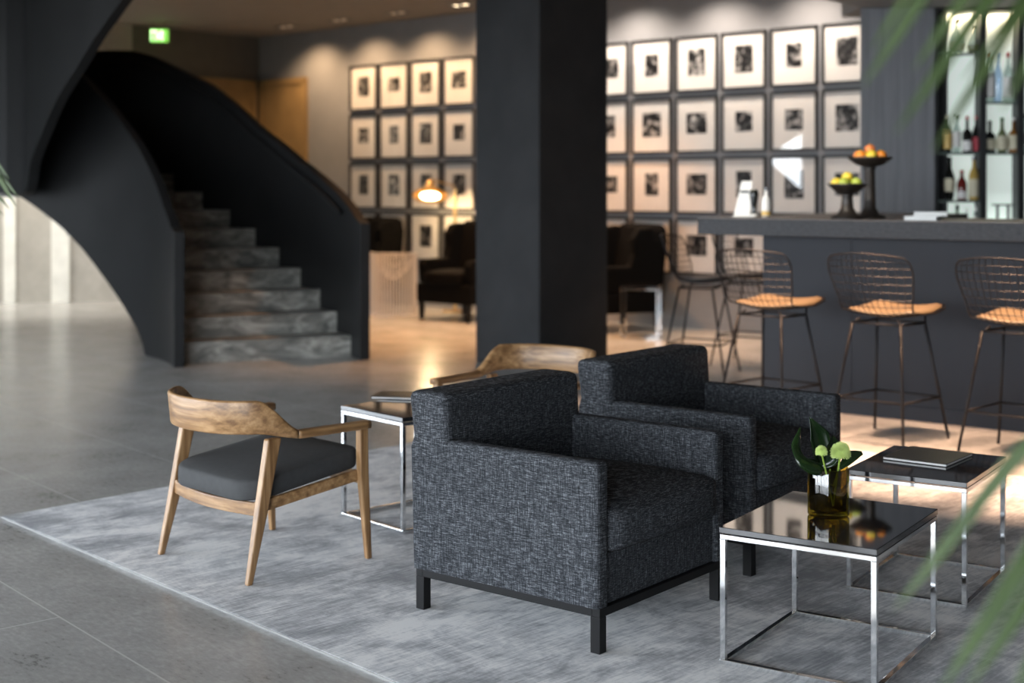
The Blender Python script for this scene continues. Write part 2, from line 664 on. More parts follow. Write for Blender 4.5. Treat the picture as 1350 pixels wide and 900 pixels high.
door('door_1', wallpt(-1.80), wallpt(-.95), 2.82, WN)
rd = (CORNER - REC).normalized()
door('door_2', REC + rd * .95, REC + rd * 1.85, 2.82, Vector((rd.y, -rd.x, 0)))

# sunlight painted as pale raised strips on the stone wall beyond the stairs
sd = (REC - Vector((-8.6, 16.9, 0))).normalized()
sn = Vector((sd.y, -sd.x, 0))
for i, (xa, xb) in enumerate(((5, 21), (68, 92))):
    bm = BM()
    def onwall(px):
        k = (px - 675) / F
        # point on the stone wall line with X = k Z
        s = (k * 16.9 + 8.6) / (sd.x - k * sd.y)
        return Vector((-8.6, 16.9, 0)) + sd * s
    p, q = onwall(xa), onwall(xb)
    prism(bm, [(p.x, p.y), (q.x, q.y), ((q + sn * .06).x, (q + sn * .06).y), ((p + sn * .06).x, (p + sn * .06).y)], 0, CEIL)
    structure(obj('sunlit_stripe_%d' % (i + 1), bm, 'sun_stripe'))

# lowered soffit over the bar
bm = BM()
prism(bm, [(2.94, 11.8), (.38, 8.72), (4.0, 5.6), (6.2, 5.6), (6.2, 12.5), (2.94, 12.5)], 2.96, CEIL - .002)
structure(obj('ceiling_bar', bm, 'soffit'))

# square pillar
near = Vector((.2175, 11.15))
dl = Vector((-.7317, .6816))
dr = Vector((.6816, .7317))
bm = BM()
pl = [near, near + dr * .862, near + dr * .862 + dl * .712, near + dl * .712]
prism(bm, [tuple(p) for p in pl], 0, CEIL - .001)
structure(obj('pillar', bm, 'blackwall', bevel=.012))

# ------------------------------------------------------------------ staircase
SCX, SCY, A0 = -5.2589, 10.3622, .32567
RI, RO = 2.775, 4.2093
DPH, PH1, RISE = .09, .0809, .1747


def spt(phi, r, z):
    return Vector((SCX + r * cos(A0 + phi), SCY + r * sin(A0 + phi), z))


otop = [(-.02, 1.13), (.03, 1.168), (.141, 1.357), (.234, 1.498), (.352, 1.689), (.514, 2.02), (.593, 2.237), (.686, 2.476), (.783, 2.644), (.86, 2.787), (.914, 2.845), (.968, 2.855), (1.8, 2.86)]
itop = [(0, 1.09), (.073, 1.115), (.176, 1.275), (.278, 1.515), (.402, 1.801), (.492, 1.985), (.596, 2.205), (.69, 2.394), (.77, 2.555), (.86, 2.73), (.95, 2.85), (1.8, 2.86)]
ibot = [(0, 0), (.36, .0), (.37, .10), (.407, .212), (.523, .459), (.62, .671), (.715, .89), (.806, 1.073), (.879, 1.197), (.981, 1.36), (1.06, 1.393), (1.8, 1.40)]

stairs = thing('staircase', 'curved staircase with grey stone steps between high black steel balustrades', 'staircase', (0, 0, 0))


def ribbon(name, r0, r1, bot, top, pmax, parent):
    bm = BM()
    rings = []
    n = 90
    for i in range(n + 1):
        ph = pmax * i / n
        zb, zt = seg_interp(bot, ph), seg_interp(top, ph)
        rings.append([spt(ph, r0, zb), spt(ph, r1, zb), spt(ph, r1, zt), spt(ph, r0, zt)])
    loft(bm, rings)
    o = obj(name, bm, 'stairblack', parent, smooth=False, bevel=.006)
    return o


ribbon('balustrade', RI - .085, RI, ibot, itop, 1.75, stairs)
ob_ = [(0, 0), (.36, .0), (.37, .06), (.407, .15), (.981, 1.30), (1.06, 1.393), (1.8, 1.40)]
outer = ribbon('balustrade', RO, RO + .085, ob_, otop, 1.75, stairs)
bm = BM()
hp = [spt(p, RO - .035, seg_interp(otop, p) - .10) for p in [.12 + .05 * i for i in range(30)]]
tube(bm, hp, .02, 8)
obj('handrail', bm, 'stairblack', outer)
NST = 10
for k in range(NST):
    p0 = PH1 + k * DPH
    p1 = p0 + DPH + (.012 if k < NST - 1 else .8)
    bm = BM()
    rings = []
    m_ = 4 if k < NST - 1 else 16
    z1 = RISE * (k + 1)
    z0 = RISE * k - (.0 if k == 0 else .12)
    for i in range(m_ + 1):
        ph = p0 - .008 + (p1 - p0 + .008) * i / m_
        zz = z0 if k < 3 else z0 - .1
        rings.append([spt(ph, RI + .002, max(0, zz)), spt(ph, RO - .002, max(0, zz)), spt(ph, RO - .002, z1), spt(ph, RI + .002, z1)])
    loft(bm, rings)
    obj('step' if k < NST - 1 else 'landing', bm, 'marble', stairs)
# continuous black soffit under the flight
bm = BM()
rings = []
for i in range(50):
    ph = .39 + 1.35 * i / 49
    zb = seg_interp(ibot, ph)
    rings.append([spt(ph, RI - .002, zb + .005), spt(ph, RO + .002, zb + .005), spt(ph, RO + .002, zb + .1), spt(ph, RI - .002, zb + .1)])
loft(bm, rings)
obj('stringer', bm, 'stairblack', stairs)
# the next flight: sweeps from the landing toward the room and up through the ceiling
up = [(33, 253, 12.6), (40, 215, 12.3), (55, 175, 11.95), (75, 130, 11.6), (100, 90, 11.25), (115, 65, 11.05), (135, 35, 10.85), (160, 0, 10.6), (190, -42, 10.3), (215, -78, 10.0)]
base = [at(*u) for u in up]
path = [Vector((-8.0, 13.3, 1.39)), Vector((-6.2, 13.2, 1.39)), Vector((-5.2, 13.0, 1.39)), Vector((-4.62, 12.8, 1.39))] + base
path = path[:3] + catmull(path[3:], 5)
bm = BM()
rings = []
for i, p in enumerate(path):
    t = path[min(i + 1, len(path) - 1)] - path[max(i - 1, 0)]
    t.z = 0
    t.normalize()
    n = Vector((-t.y, t.x, 0)) * .09
    zt = CEIL - .003
    zb = min(p.z, zt - .05)
    rings.append([(p.x, p.y, zb), (p.x + n.x, p.y + n.y, zb), (p.x + n.x, p.y + n.y, zt), (p.x, p.y, zt)])
loft(bm, rings)
obj('upper_balustrade', bm, 'stairblack', stairs, bevel=.005)

# ------------------------------------------------------------------ rug
rc = gp(2, 684)
dl_ = Vector((cos(-.825), sin(-.825), 0))
db_ = Vector((cos(.815), sin(.815), 0))
p0 = rc
p1 = rc + dl_ * 5.6
p3 = rc + db_ * 4.08
p2 = p3 + dl_ * 5.6
bm = BM()
prism(bm, [(p.x, p.y) for p in (p0, p1, p2, p3)], 0.0, .012)
rug = thing('rug', 'large mottled grey-blue viscose rug under the seating group', 'rug', (0, 0, .001))
obj('rug_pile', bm, 'rug', rug, bevel=.004)
bm = BM()
tube(bm, [(p.x, p.y, .007) for p in (p0, p1, p2, p3)], .0045, 6, closed=True)
obj('binding', bm, 'rug_edge', rug)
RZ = .0131


# ------------------------------------------------------------------ charcoal armchairs
def arm_chair(label, loc, rz):
    t = thing('armchair', label, 'armchair', loc, rz, 'charcoal woven armchairs')
    W, D = .765, .765
    AT = .06
    hw, hd = W / 2, D / 2
    # backrest: block whose upper part stands above the arms, raked slightly backward
    bm = BM()
    y0, y1 = hd - .155, hd
    lv = [(.14, 0), (.588, .014), (.742, .036)]
    rv = loft(bm, [[(-hw, y0 + o * .4, z), (hw, y0 + o * .4, z), (hw, y1 + o, z), (-hw, y1 + o, z)] for z, o in lv])
    eds = [e for e in bm.edges if all(v in rv[2] for v in e.verts)] + [e for e in bm.edges if {v for v in e.verts} <= set(rv[1] + rv[2]) and len(set(e.verts) & set(rv[1])) == 1]
    bmesh.ops.bevel(bm, geom=eds, offset=.036, segments=6, profile=.6, affect='EDGES')
    obj('backrest', bm, 'weave', t, smooth=False)
    for s in (-1, 1):
        bm = BM()
        xa, xb = (s * hw, s * (hw - AT))
        box(bm, min(xa, xb), max(xa, xb), -hd, y0 + .004, .14, .588)
        eds = [e for e in bm.edges if (all(abs(v.co.z - .588) < 1e-4 for v in e.verts) and not all(v.co.y > 0 for v in e.verts)) or (all(v.co.y < -hd + 1e-4 for v in e.verts) and abs(e.verts[0].co.z - e.verts[1].co.z) > .1)]
        bmesh.ops.bevel(bm, geom=eds, offset=.020, segments=4, profile=.6, affect='EDGES')
        obj('arm', bm, 'weave', t)
    bm = BM()
    box(bm, -hw + AT - .002, hw - AT + .002, -hd + .012, y0 + .01, .14, .300)
    obj('seat_base', bm, 'weave', t, bevel=.006)
    bm = BM()
    puffy(bm, -hw + AT + .004, hw - AT - .004, -hd - .016, y0 - .004, .296, .440, .030, puff=.050, bulge=.026)
    obj('seat_cushion', bm, 'weave', t, smooth=True)
    bm = BM()
    b = .03
    for (x0, x1, ya, yb) in ((-hw + .009, hw - .009, -hd, -hd + b), (-hw + .009, hw - .009, hd - b, hd), (-hw + .009, -hw + b, -hd + b, hd - b), (hw - b, hw - .009, -hd + b, hd - b)):
        box(bm, x0, x1, ya, yb, .112, .1395)
    obj('base_frame', bm, 'blackmetal', t, bevel=.002)
    for sx in (-1, 1):
        for sy in (-1, 1):
            bm = BM()
            cx, cy = sx * (hw - .027), sy * (hd - .018)
            box(bm, cx - .018, cx + .018, cy - .018, cy + .018, 0, .112)
            obj('leg', bm, 'blackmetal', t, bevel=.002)
    return t


CA = .895
e1 = Vector((cos(CA), sin(CA), 0))
e2 = Vector((-sin(CA), cos(CA), 0))
FL = gp(788, 863.6)
RK = (H - RZ) / H          # things stand on the rug, a little above the floor
c1 = (FL + e1 * .383 + e2 * .3825) * RK
c1.z = RZ
ac = arm_chair('nearer charcoal woven armchair with black metal base in the middle of the rug', c1, CA)
c2 = c1 + e1 * 1.054 + e2 * .061
dup(ac, 'farther charcoal woven armchair, behind the nearer one and closer to the bar', c2, CA)


# ------------------------------------------------------------------ wooden lounge chairs
def wood_chair(label, loc, rz):
    t = thing('lounge_chair', label, 'chair', loc, rz, 'wooden lounge chairs with dark seats')
    # plan curve of back and arms (local: y forward)
    half = [(.335, .285), (.333, .15), (.330, .02), (.322, -.085), (.300, -.18), (.255, -.258), (.185, -.315), (.10, -.345), (0, -.355)]
    full = [Vector((x, y, 0)) for x, y in half] + [Vector((-x, y, 0)) for x, y in half[-2::-1]]
    cur = catmull(full, 6)
    L = [0]
    for a, b in zip(cur, cur[1:]):
        L.append(L[-1] + (b - a).length)
    tot = L[-1]

    def section(i):
        p = cur[i]
        s = min(L[i], tot - L[i])          # length from the nearest arm tip
        k = max(0, min(1, (s - .33) / .19))
        k = k * k * (3 - 2 * k)
        hgt = .030 + (.125 - .030) * k
        wid = .052 + (.026 - .052) * k
        zc = .520 + .012 * max(0, 1 - s / .3) * 0 + (.594 - .520) * k
        lean = .10 * k
        tg = cur[min(i + 1, len(cur) - 1)] - cur[max(i - 1, 0)]
        tg.normalize()
        n = Vector((tg.y, -tg.x, 0))       # outward
        if n.dot(Vector((p.x, p.y + .05, 0))) < 0:
            n = -n
        out = []
        r = min(wid, hgt) * .32
        ring = []
        for sx, sz in ((-1, -1), (1, -1), (1, 1), (-1, 1)):
            for da in range(3):
                a0 = {(-1, -1): pi, (1, -1): -pi / 2, (1, 1): 0, (-1, 1): pi / 2}[(sx, sz)] + da * pi / 4
                ring.append((sx * (wid / 2 - r) + r * cos(a0), sz * (hgt / 2 - r) + r * sin(a0)))
        for u, w in ring:
            out.append(p + n * (u + lean * w) + Vector((0, 0, zc + w)))
        return out
    idx_a = [i for i in range(len(cur)) if L[i] <= .36]
    idx_b = [i for i in range(len(cur)) if L[i] >= tot - .36]
    bm = BM()
    loft(bm, [section(i) for i in range(idx_a[-1], idx_b[0] + 1)])
    obj('backrest', bm, 'wood', t, smooth=True, bevel=0)
    for ids in (idx_a, idx_b):
        bm = BM()
        loft(bm, [section(i) for i in ids])
        obj('armrest', bm, 'woodarm', t, smooth=True)
    for s in (-1, 1):
        bm = BM()
        hleg(bm, [((s * .318, -.287, 0), .024, .026), ((s * .309, -.225, .25), .036, .046), ((s * .304, -.165, .515), .034, .064)])
        obj('leg', bm, 'woodleg', t, bevel=.006)
        bm = BM()
        hleg(bm, [((s * .337, .287, 0), .024, .026), ((s * .331, .262, .33), .036, .042), ((s * .331, .258, .512), .036, .042)])
        obj('leg', bm, 'woodleg', t, bevel=.006)
    # seat frame
    bm = BM()
    for s in (-1, 1):
        bar(bm, (s * .290, -.235, .266), (s * .312, .25, .326), .024, .042, axis=(1, 0, 0))
    bar(bm, (-.318, .255, .318), (.318, .255, .318), .022, .048, axis=(0, 1, 0))
    pts = [(x, -.225 - .045 * cos(x / .3 * pi / 2), .258) for x in [-.3 + .06 * i for i in range(11)]]
    rings = []
    for p in pts:
        rings.append([(p[0], p[1] - .011, p[2] - .022), (p[0], p[1] + .011, p[2] - .022), (p[0], p[1] + .011, p[2] + .026), (p[0], p[1] - .011, p[2] + .026)])
    loft(bm, rings)
    obj('seat_frame', bm, 'wood', t, bevel=.004)
    # upholstered seat: rounded trapezoid, tilted backward
    poly = []

    def corner(cx, cy, r, a0, a1, n=7):
        for i in range(n + 1):
            a = a0 + (a1 - a0) * i / n
            poly.append((cx + r * cos(a), cy + r * sin(a)))
    corner(.235, .235, .05, 0, pi / 2)
    corner(-.235, .235, .05, pi / 2, pi)
    corner(-.165, -.150, .125, pi, 1.5 * pi)
    corner(.165, -.150, .125, 1.5 * pi, 2 * pi)
    bm = BM()
    rings = []
    for sc, dz in ((.985, 0), (1.0, .006), (1.004, .03), (1.0, .062), (.985, .071), (.95, .076), (.75, .083), (.4, .087), (.05, .088)):
        rings.append([(x * sc * 1.02, (y) * sc, .284 + (y * sc + .27) * .125 + dz) for x, y in poly])
    loft(bm, rings)
    obj('seat_cushion', bm, 'seatgrey', t, smooth=False, bevel=.012, seg=3)
    for ch in t.children:
        ch.data.transform(Matrix.Diagonal((.945, .935, 1, 1)))
        if ch.name.startswith('seat_cushion'):
            for p in ch.data.polygons:
                p.use_smooth = True
    return t


cc = Vector((-.979 * RK, 5.50 * RK, RZ))
wc = wood_chair('oiled wooden lounge chair with curved back and dark grey seat, left on the rug', cc, .78 - pi / 2)
# second chair on the far side of the small table, turned to face the first
fa = atan2(-.81, -.58)
c3 = Vector((.045, 6.62, RZ))
dup(wc, 'wooden lounge chair behind the nearer armchair, only its curved back and one arm showing', c3, fa - pi / 2)


# ------------------------------------------------------------------ chrome side tables
def cube_table(label, corner, rz, w, d, h, group='chrome cube side tables'):
    """corner = near-left base corner; w along local x, d along local y"""
    t = thing('side_table', label, 'table', (corner.x, corner.y, RZ), rz, group)
    r = .017
    top = .018
    bm = BM()
    box(bm, -.002, w + .002, -.002, d + .002, h - top, h)
    obj('table_top', bm, 'topglass', t, bevel=.0015)
    for (nm, z0) in (('top_frame', h - top - r - .001), ('base_frame', 0)):
        bm = BM()
        for (x0, x1, ya, yb) in ((0, w, 0, r), (0, w, d - r, d), (0, r, r, d - r), (w - r, w, r, d - r)):
            box(bm, x0, x1, ya, yb, z0, z0 + r * .85)
        obj(nm, bm, 'chrome', t, bevel=.0012)
    for x0 in (0, w - r):
        for y0 in (0, d - r):
            bm = BM()
            box(bm, x0, x0 + r, y0, y0 + r, r * .85, h - top - r - .001)
            obj('leg', bm, 'chrome', t, bevel=.0012)
    return t


S = 1.45
T1 = Vector((.4357 * S, 2.9359 * S, 0)) * RK
tab1 = cube_table('nearest chrome cube table with black glass top, carrying the vase', T1, -.5754, .3322 * S, .4082 * S, .2937 * S - RZ)
T2 = Vector((.8297 * S, 3.4738 * S, 0)) * RK
tab2 = cube_table('chrome cube table with black glass top behind the vase table, carrying a dark notebook', T2, -.5732, .2904 * S, .3766 * S, .306 * S - RZ)
T3 = gp(450, 680) * RK
tab3 = cube_table('slim chrome cube table with dark glass top between the wooden lounge chairs', T3, -.834, .436, .42, .495 - RZ)

# vase with flowers on the nearest table
tz = .2937 * S
vc = gp(1092, 679, tz)
vase = thing('vase', 'cylindrical olive-amber glass vase on the nearest chrome table', 'vase', (vc.x, vc.y, tz + .0005))
bm = BM()
VR, VH = .064, .15
lathe(bm, [(VR - .006, 0), (VR, .006), (VR, VH - .003), (VR - .002, VH), (VR - .005, VH - .002), (VR - .006, .02), (.02, .014), (0, .013)], 40)
obj('glass_body', bm, 'vase', vase, smooth=True)

def leaf_surface(bm, spine, widths, normal_hint, fold=.25, n=4):
    """leaf blade along a spine of points with half widths, gently folded"""
    sp = catmull(spine, 6)
    m_ = len(sp)
    wv = []
    for i in range(m_):
        k = i / (m_ - 1) * (len(widths) - 1)
        a = int(min(k, len(widths) - 2))
        wv.append(widths[a] + (widths[a + 1] - widths[a]) * (k - a))
    rows = []
    for i, p in enumerate(sp):
        t = sp[min(i + 1, m_ - 1)] - sp[max(i - 1, 0)]
        t.normalize()
        s = t.cross(Vector(normal_hint))
        s.normalize()
        nn = s.cross(t).normalized()
        rows.append([bm.verts.new(p + s * (wv[i] * j / n) + nn * (fold * wv[i] * (j / n) ** 2)) for j in range(-n, n + 1)])
    for a, b in zip(rows, rows[1:]):
        ring_faces(bm, a, b, closed=False)
    return bm


def solid_leaf(o, th=.0012):
    s = o.modifiers.new('thickness', 'SOLIDIFY')
    s.thickness = th
    return o


def vp(px, py, dz=0.0):
    """point near the vase depth seen at px,py"""
    return at(px, py, vc.y + dz)


def big_leaf(label, spine, widths, hint, fold):
    o3 = thing('leaf', label, 'leaf', tuple(vc + Vector((0, 0, .1))), 0, 'glossy dark leaves in the vase')
    org = vc + Vector((0, 0, .1))
    bm = BM()
    leaf_surface(bm, [p - org for p in spine], widths, hint, fold)
    solid_leaf(obj('leaf_blade', bm, 'leaf', o3, smooth=True))
    bm = BM()
    tube(bm, [spine[0] - org, (spine[0] - org) * .5 + Vector((0, 0, -.03)), Vector((0.0, 0, -.0))], .003, 6)
    obj('leaf_stem', bm, 'stem', o3, smooth=True)
    return o3


big_leaf('tall pointed dark leaf standing up at the back of the vase', [vp(1086, 618, .02), vp(1083, 600, .03), vp(1077, 574, .03), vp(1067, 549, .02)], [.012, .034, .034, .001], (.25, -1, .15), .5)
big_leaf('broad dark leaf curling out over the left rim of the vase', [vp(1094, 618, -.03), vp(1080, 615, -.06), vp(1063, 604, -.06), vp(1054, 588, -.03), vp(1056, 562, 0)], [.006, .026, .034, .026, .002], (.75, -.6, .3), -.5)
big_leaf('wide glossy dark leaf folded at the centre of the vase', [vp(1080, 616, -.045), vp(1092, 606, -.05), vp(1099, 592, -.045), vp(1098, 574, -.02)], [.004, .024, .028, .003], (.2, -.9, .2), .45)
big_leaf('small rounded dark leaf reaching over the right rim of the vase', [vp(1106, 618, -.01), vp(1116, 609, -.01), vp(1126, 601, -.01), vp(1137, 597, -.01)], [.006, .017, .019, .006], (-.3, -.7, .7), .3)


def mum(label, px, py, dz, R):
    c = vp(px, py, dz)
    t = thing('chrysanthemum', label, 'flower', tuple(c), 0, 'pale green chrysanthemums in the vase')
    bm = BM()
    rnd = random.Random(px)
    gold = pi * (3 - sqrt(5))
    ellipsoid(bm, (0, 0, -.08 * R), (.62 * R, .62 * R, .5 * R), 12, 8)
    for i in range(320):
        z = 1 - 1.45 * (i / 319)
        rr = sqrt(max(0, 1 - z * z))
        a = i * gold
        d = Vector((rr * cos(a), rr * sin(a), z))
        l = R * (.86 + .2 * rnd.random())
        q = d * l + Vector((0, 0, -.10 * R * (1 - z)))
        bar(bm, d * R * .3, q, R * .05, R * .05, R * .085, R * .035)
    obj('bloom', bm, 'bloom', t)
    bm = BM()
    b0 = Vector((vc.x - c.x, vc.y - c.y, tz + .03 - c.z))
    tube(bm, catmull([(0, 0, -.2 * R), (b0 * .5 + Vector((.008, 0, 0))), b0 + Vector((.015, 0, 0))], 6), .0028, 6)
    obj('stem', bm, 'stem', t, smooth=True)


mum('larger pale green chrysanthemum at the right of the vase', 1108, 596, -.070, .032)
mum('smaller pale green chrysanthemum tucked among the leaves, left of the larger one', 1083, 595, -.100, .019)

# notebook on the second table
tz2 = .306 * S
book = thing('notebook', 'dark covered notebook with pale page edges on the second chrome table', 'book', (1.545, 5.20, tz2 + .0005), -.66)
bm = BM()
box(bm, -.118, .118, -.133, .133, .002, .009)
obj('pages', bm, 'paper', book)
for z in (0, .009):
    bm = BM()
    box(bm, -.12, .12, -.136, .136, z, z + .002)
    obj('cover', bm, 'bookblack', book, bevel=.0008)
tb = gp(527, 523, .495)
tab = thing('menu_folder', 'flat dark folder lying on the slim chrome table on the left', 'folder', (tb.x, tb.y, .4955), -.2)
bm = BM()
box(bm, -.11, .11, -.09, .09, 0, .004)
box(bm, -.112, .112, -.092, .092, .009, .012)
obj('cover', bm, 'bookblack', tab, bevel=.001)
bm = BM()
box(bm, -.106, .106, -.086, .086, .004, .009)
obj('pages', bm, 'paper', tab)

# ------------------------------------------------------------------ picture gallery
FW, FH, CP, RP, ZT = .5195, .5697, .571, .6217, 2.987
rot_w = atan2(WU.y, WU.x)
rowname = ['top row', 'second row', 'third row', 'bottom row']
leftname = ['leftmost column', 'second column from the left', 'third column from the left', 'column just left of the pillar']
rightname = {7: 'column half hidden right of the pillar', 8: 'first whole column right of the pillar', 9: 'second whole column right of the pillar', 10: 'third whole column right of the pillar', 11: 'fourth whole column right of the pillar', 12: 'column beside the bar wall'}
rnd = random.Random(3)
sizes = [(.16, .22), (.21, .17), (.19, .19), (.21, .25), (.23, .24), (.17, .25), (.24, .20), (.2, .26)]


def frame_meshes():
    t = .022
    bm = BM()
    for (x0, x1, z0, z1) in ((0, FW, 0, t), (0, FW, FH - t, FH), (0, t, t, FH - t), (FW - t, FW, t, FH - t)):
        box(bm, x0, x1, -.032, 0, z0, z1)
    box(bm, t, FW - t, -.008, 0, t, FH - t)
    return bm


first = None
for c in (0, 1, 2, 3, 7, 8, 9, 10, 11, 12):
    for r in range(4):
        if r == 3 and c in (11, 12):
            continue
        p = wallpt(c * CP, ZT - r * RP - FH, .003)
        where = leftname[c] if c < 4 else rightname[c]
        lab = 'black framed monochrome print in white mat, %s, %s' % (rowname[r], where)
        pw, ph = sizes[rnd.randrange(len(sizes))]
        if c > 6:
            pw, ph = pw * 1.05, ph * 1.05
        dx, dz = FW / 2, FH / 2 + .015
        if first is None:
            t = thing('picture_frame', lab, 'picture', p, rot_w, 'framed photographs on the gallery wall')
            fo = obj('frame', frame_meshes(), 'frame', t)
            bm = BM()
            box(bm, .022, FW - .022, -.012, -.0081, .022, FH - .022)
            mo = obj('mat_board', bm, 'mat', t)
            bm = BM()
            box(bm, .0222, FW - .0222, -.022, -.019, .0222, FH - .0222)
            go = obj('glass', bm, 'pane', t)
            first = t
        else:
            t = first.copy()
            COL.objects.link(t)
            t.location = p
            t['label'] = lab
            for src in (fo, mo, go):
                q = src.copy()
                COL.objects.link(q)
                q.parent = t
        bm = BM()
        box(bm, dx - pw / 2, dx + pw / 2, -.0135, -.0121, dz - ph / 2, dz + ph / 2)
        obj('print', bm, 'print', t)

# recessed twin downlights washing the gallery wall
lab_dl = {0: 'twin ceiling downlight farthest left, above the far door', 1: 'twin ceiling downlight second from the left', 2: 'twin ceiling downlight third from the left', 3: 'lit twin ceiling downlight just left of the pillar'}
for k in range(8):
    tt = -.58 + 1.05 * k
    p = wallpt(tt, CEIL, .58)
    if k < 4:
        t = thing('ceiling_light', lab_dl[k], 'ceiling light', (p.x, p.y, CEIL - .012), rot_w, 'twin downlights along the gallery wall')
        bm = BM()
        for (x0, x1, y0, y1) in ((-.15, .15, -.08, -.065), (-.15, .15, .065, .08), (-.15, -.135, -.065, .065), (.135, .15, -.065, .065), (-.01, .01, -.065, .065)):
            box(bm, x0, x1, y0, y1, 0, .0115)
        obj('frame', bm, 'fixture', t)
        for s in (-1, 1):
            bm = BM()
            lathe(bm, [(.0, .004), (.035, .004), (.045, .0115), (0, .0115)], 16, cx=s * .07)
            obj('lamp', bm, 'bulb' if k == 3 else 'bulb_dim', t)
    ld = bpy.data.lights.new('wall_wash', 'SPOT')
    ld.energy = 98
    ld.color = (1.0, .64, .35) if k < 4 else (1.0, .84, .70)
    ld.spot_size = radians(125)
    ld.spot_blend = .8
    ld.shadow_soft_size = .05
    lo = bpy.data.objects.new('wall_wash', ld)
    COL.objects.link(lo)
    lo.location = (p.x, p.y, CEIL - .03)
    aim = wallpt(tt, 1.55, 0) - Vector(lo.location)
    lo.rotation_euler = aim.to_track_quat('-Z', 'Y').to_euler()

# green exit sign hanging under the ceiling
ep = at(210, 47, 17.4)
ex = thing('exit_sign', 'small glowing green exit sign hanging below the ceiling at the back', 'sign', tuple(ep))
bm = BM()
box(bm, -.108, .108, -.02, .02, -.078, .078)
obj('sign_box', bm, 'exitgreen', ex, bevel=.004)
bm = BM()                                          # doorway and running figure
for x0, x1, z0, z1 in ((-.095, -.085, -.065, .06), (-.035, -.025, -.065, .06), (-.095, -.025, .05, .06)):
    box(bm, x0, x1, -.023, -.0205, z0, z1)
ellipsoid(bm, (.035, -.022, .05), (.013, .0015, .013), 10, 6)
for a, b in (((.03, .035), (.015, -.01)), ((.015, -.01), (.045, -.03)), ((.045, -.03), (.035, -.065)), ((.015, -.01), (-.005, -.035)), ((-.005, -.035), (-.03, -.04)), ((.03, .03), (.06, .005)), ((.03, .03), (-.002, .015)), ((-.002, .015), (-.005, -.01))):
    bar(bm, (a[0], -.022, a[1]), (b[0], -.022, b[1]), .012, .002, axis=(0, 1, 0) if False else None)
obj('pictogram', bm, 'exitwhite', ex)
bm = BM()
for x in (-.07, .07):
    tube(bm, [(x, 0, .08), (x, 0, CEIL - ep.z)], .004, 6)
obj('suspension', bm, 'fixture', ex)

# ------------------------------------------------------------------ bar counter
BA = -.66
bd = Vector((cos(BA), sin(BA), 0))
bn = Vector((-sin(BA), cos(BA), 0))           # away from the camera
BP = Vector((1.67, 9.316, 0))
CT, CTH = 1.243, .112


def bl(s, n, z=0):
    p = BP + bd * s + bn * n
    return Vector((p.x, p.y, z))


barT = thing('bar_counter', 'long dark slate bar counter with thick top and overhanging left end', 'bar', tuple(BP), BA)
SF, SL = -.2, -.385                            # slab front and left overhang
bm = BM()
prism(bm, [(SL, SF), (4.6, SF), (4.6, .75), (.55, .75), (.55, 2.3), (SL, 2.3)], CT - CTH, CT - .006)
obj('counter_slab', bm, 'counter', barT, bevel=.004)
bm = BM()
prism(bm, [(SL + .004, SF + .004), (4.6, SF + .004), (4.6, .746), (.546, .746), (.546, 2.296), (SL + .004, 2.296)], CT - .006, CT)
obj('counter_top', bm, 'counterwood', barT)
bm = BM()
prism(bm, [(0, 0), (4.6, 0), (4.6, .12), (.12, .12), (.12, 1.95), (0, 1.95)], 0, CT - CTH)
for s in (.62, 1.9, 3.2):
    box(bm, s, s + .008, -.004, 0, .1, CT - CTH)
obj('front_panel', bm, 'barpanel', barT)
bm = BM()
box(bm, -.003, 4.6, -.012, -.0005, 0, .09)
obj('plinth', bm, 'barpanel', barT)

# white menu papers and small items on the bar
def on_bar(px, n):
    """point on the counter n behind the panel line, seen in column px"""
    k = (px - 675) / F
    b = BP + bn * n
    s = (k * b.y - b.x) / (bd.x - k * bd.y)
    return bl(s, n, CT)


p = on_bar(1217, -.02)
for i, (dx, rz, lab) in enumerate(((0, -.25, 'white paper menu lying on the bar counter, underneath another'), (.05, -.05, 'white paper menu on top of another on the bar counter'))):
    t = thing('menu', lab, 'menu', (p.x + dx, p.y + dx * .2, CT + .001 + i * .0265), BA + rz + .4, 'paper menus on the bar')
    bm = BM()
    box(bm, -.10, .10, -.075, .075, 0, .003)
    box(bm, -.10, .10, -.075, .075, .022, .025)
    obj('cover', bm, 'paper', t)
    bm = BM()
    box(bm, -.098, .095, -.072, .072, .003, .022)
    obj('pages', bm, 'paper', t)

p = on_bar(978, .25)
t = thing('table_tent', 'white folded menu tent standing at the left end of the bar', 'menu', (p.x, p.y, CT + .001), -.2)
bm = BM()
for s in (-1, 1):
    loft(bm, [[(-.055, s * .045 - .002, 0), (.055, s * .045 - .002, 0), (.055, s * .045 + .002, 0), (-.055, s * .045 + .002, 0)], [(-.02 + .02, s * .003 - .002, .245), (.07, s * .003 - .002, .245), (.07, s * .003 + .002, .245), (-.02 + .02, s * .003 + .002, .245)]])
obj('card', bm, 'paper', t)
bm = BM()
box(bm, -.01, .05, -.0285, -.0245, .165, .18)
obj('dark_strip', bm, 'bookblack', t)
bm = BM()
box(bm, -.065, .06, -.055, .055, -.0005, .006)
obj('base', bm, 'paper', t)
p = on_bar(994, .22)
t = thing('carafe', 'slender black tapered carafe beside the white menu tent', 'carafe', (p.x, p.y, CT + .001))
bm = BM()
lathe(bm, [(.02, .02), (.016, .03), (.022, .08), (.03, .14), (.031, .165), (.024, .185), (.02, .188), (0, .188)], 20)
obj('body', bm, 'b_dark', t, smooth=True)
bm = BM()
lathe(bm, [(.026, 0), (.026, .012), (.018, .0195), (0, .0195)], 20)
obj('foot', bm, 'paper', t, smooth=True)


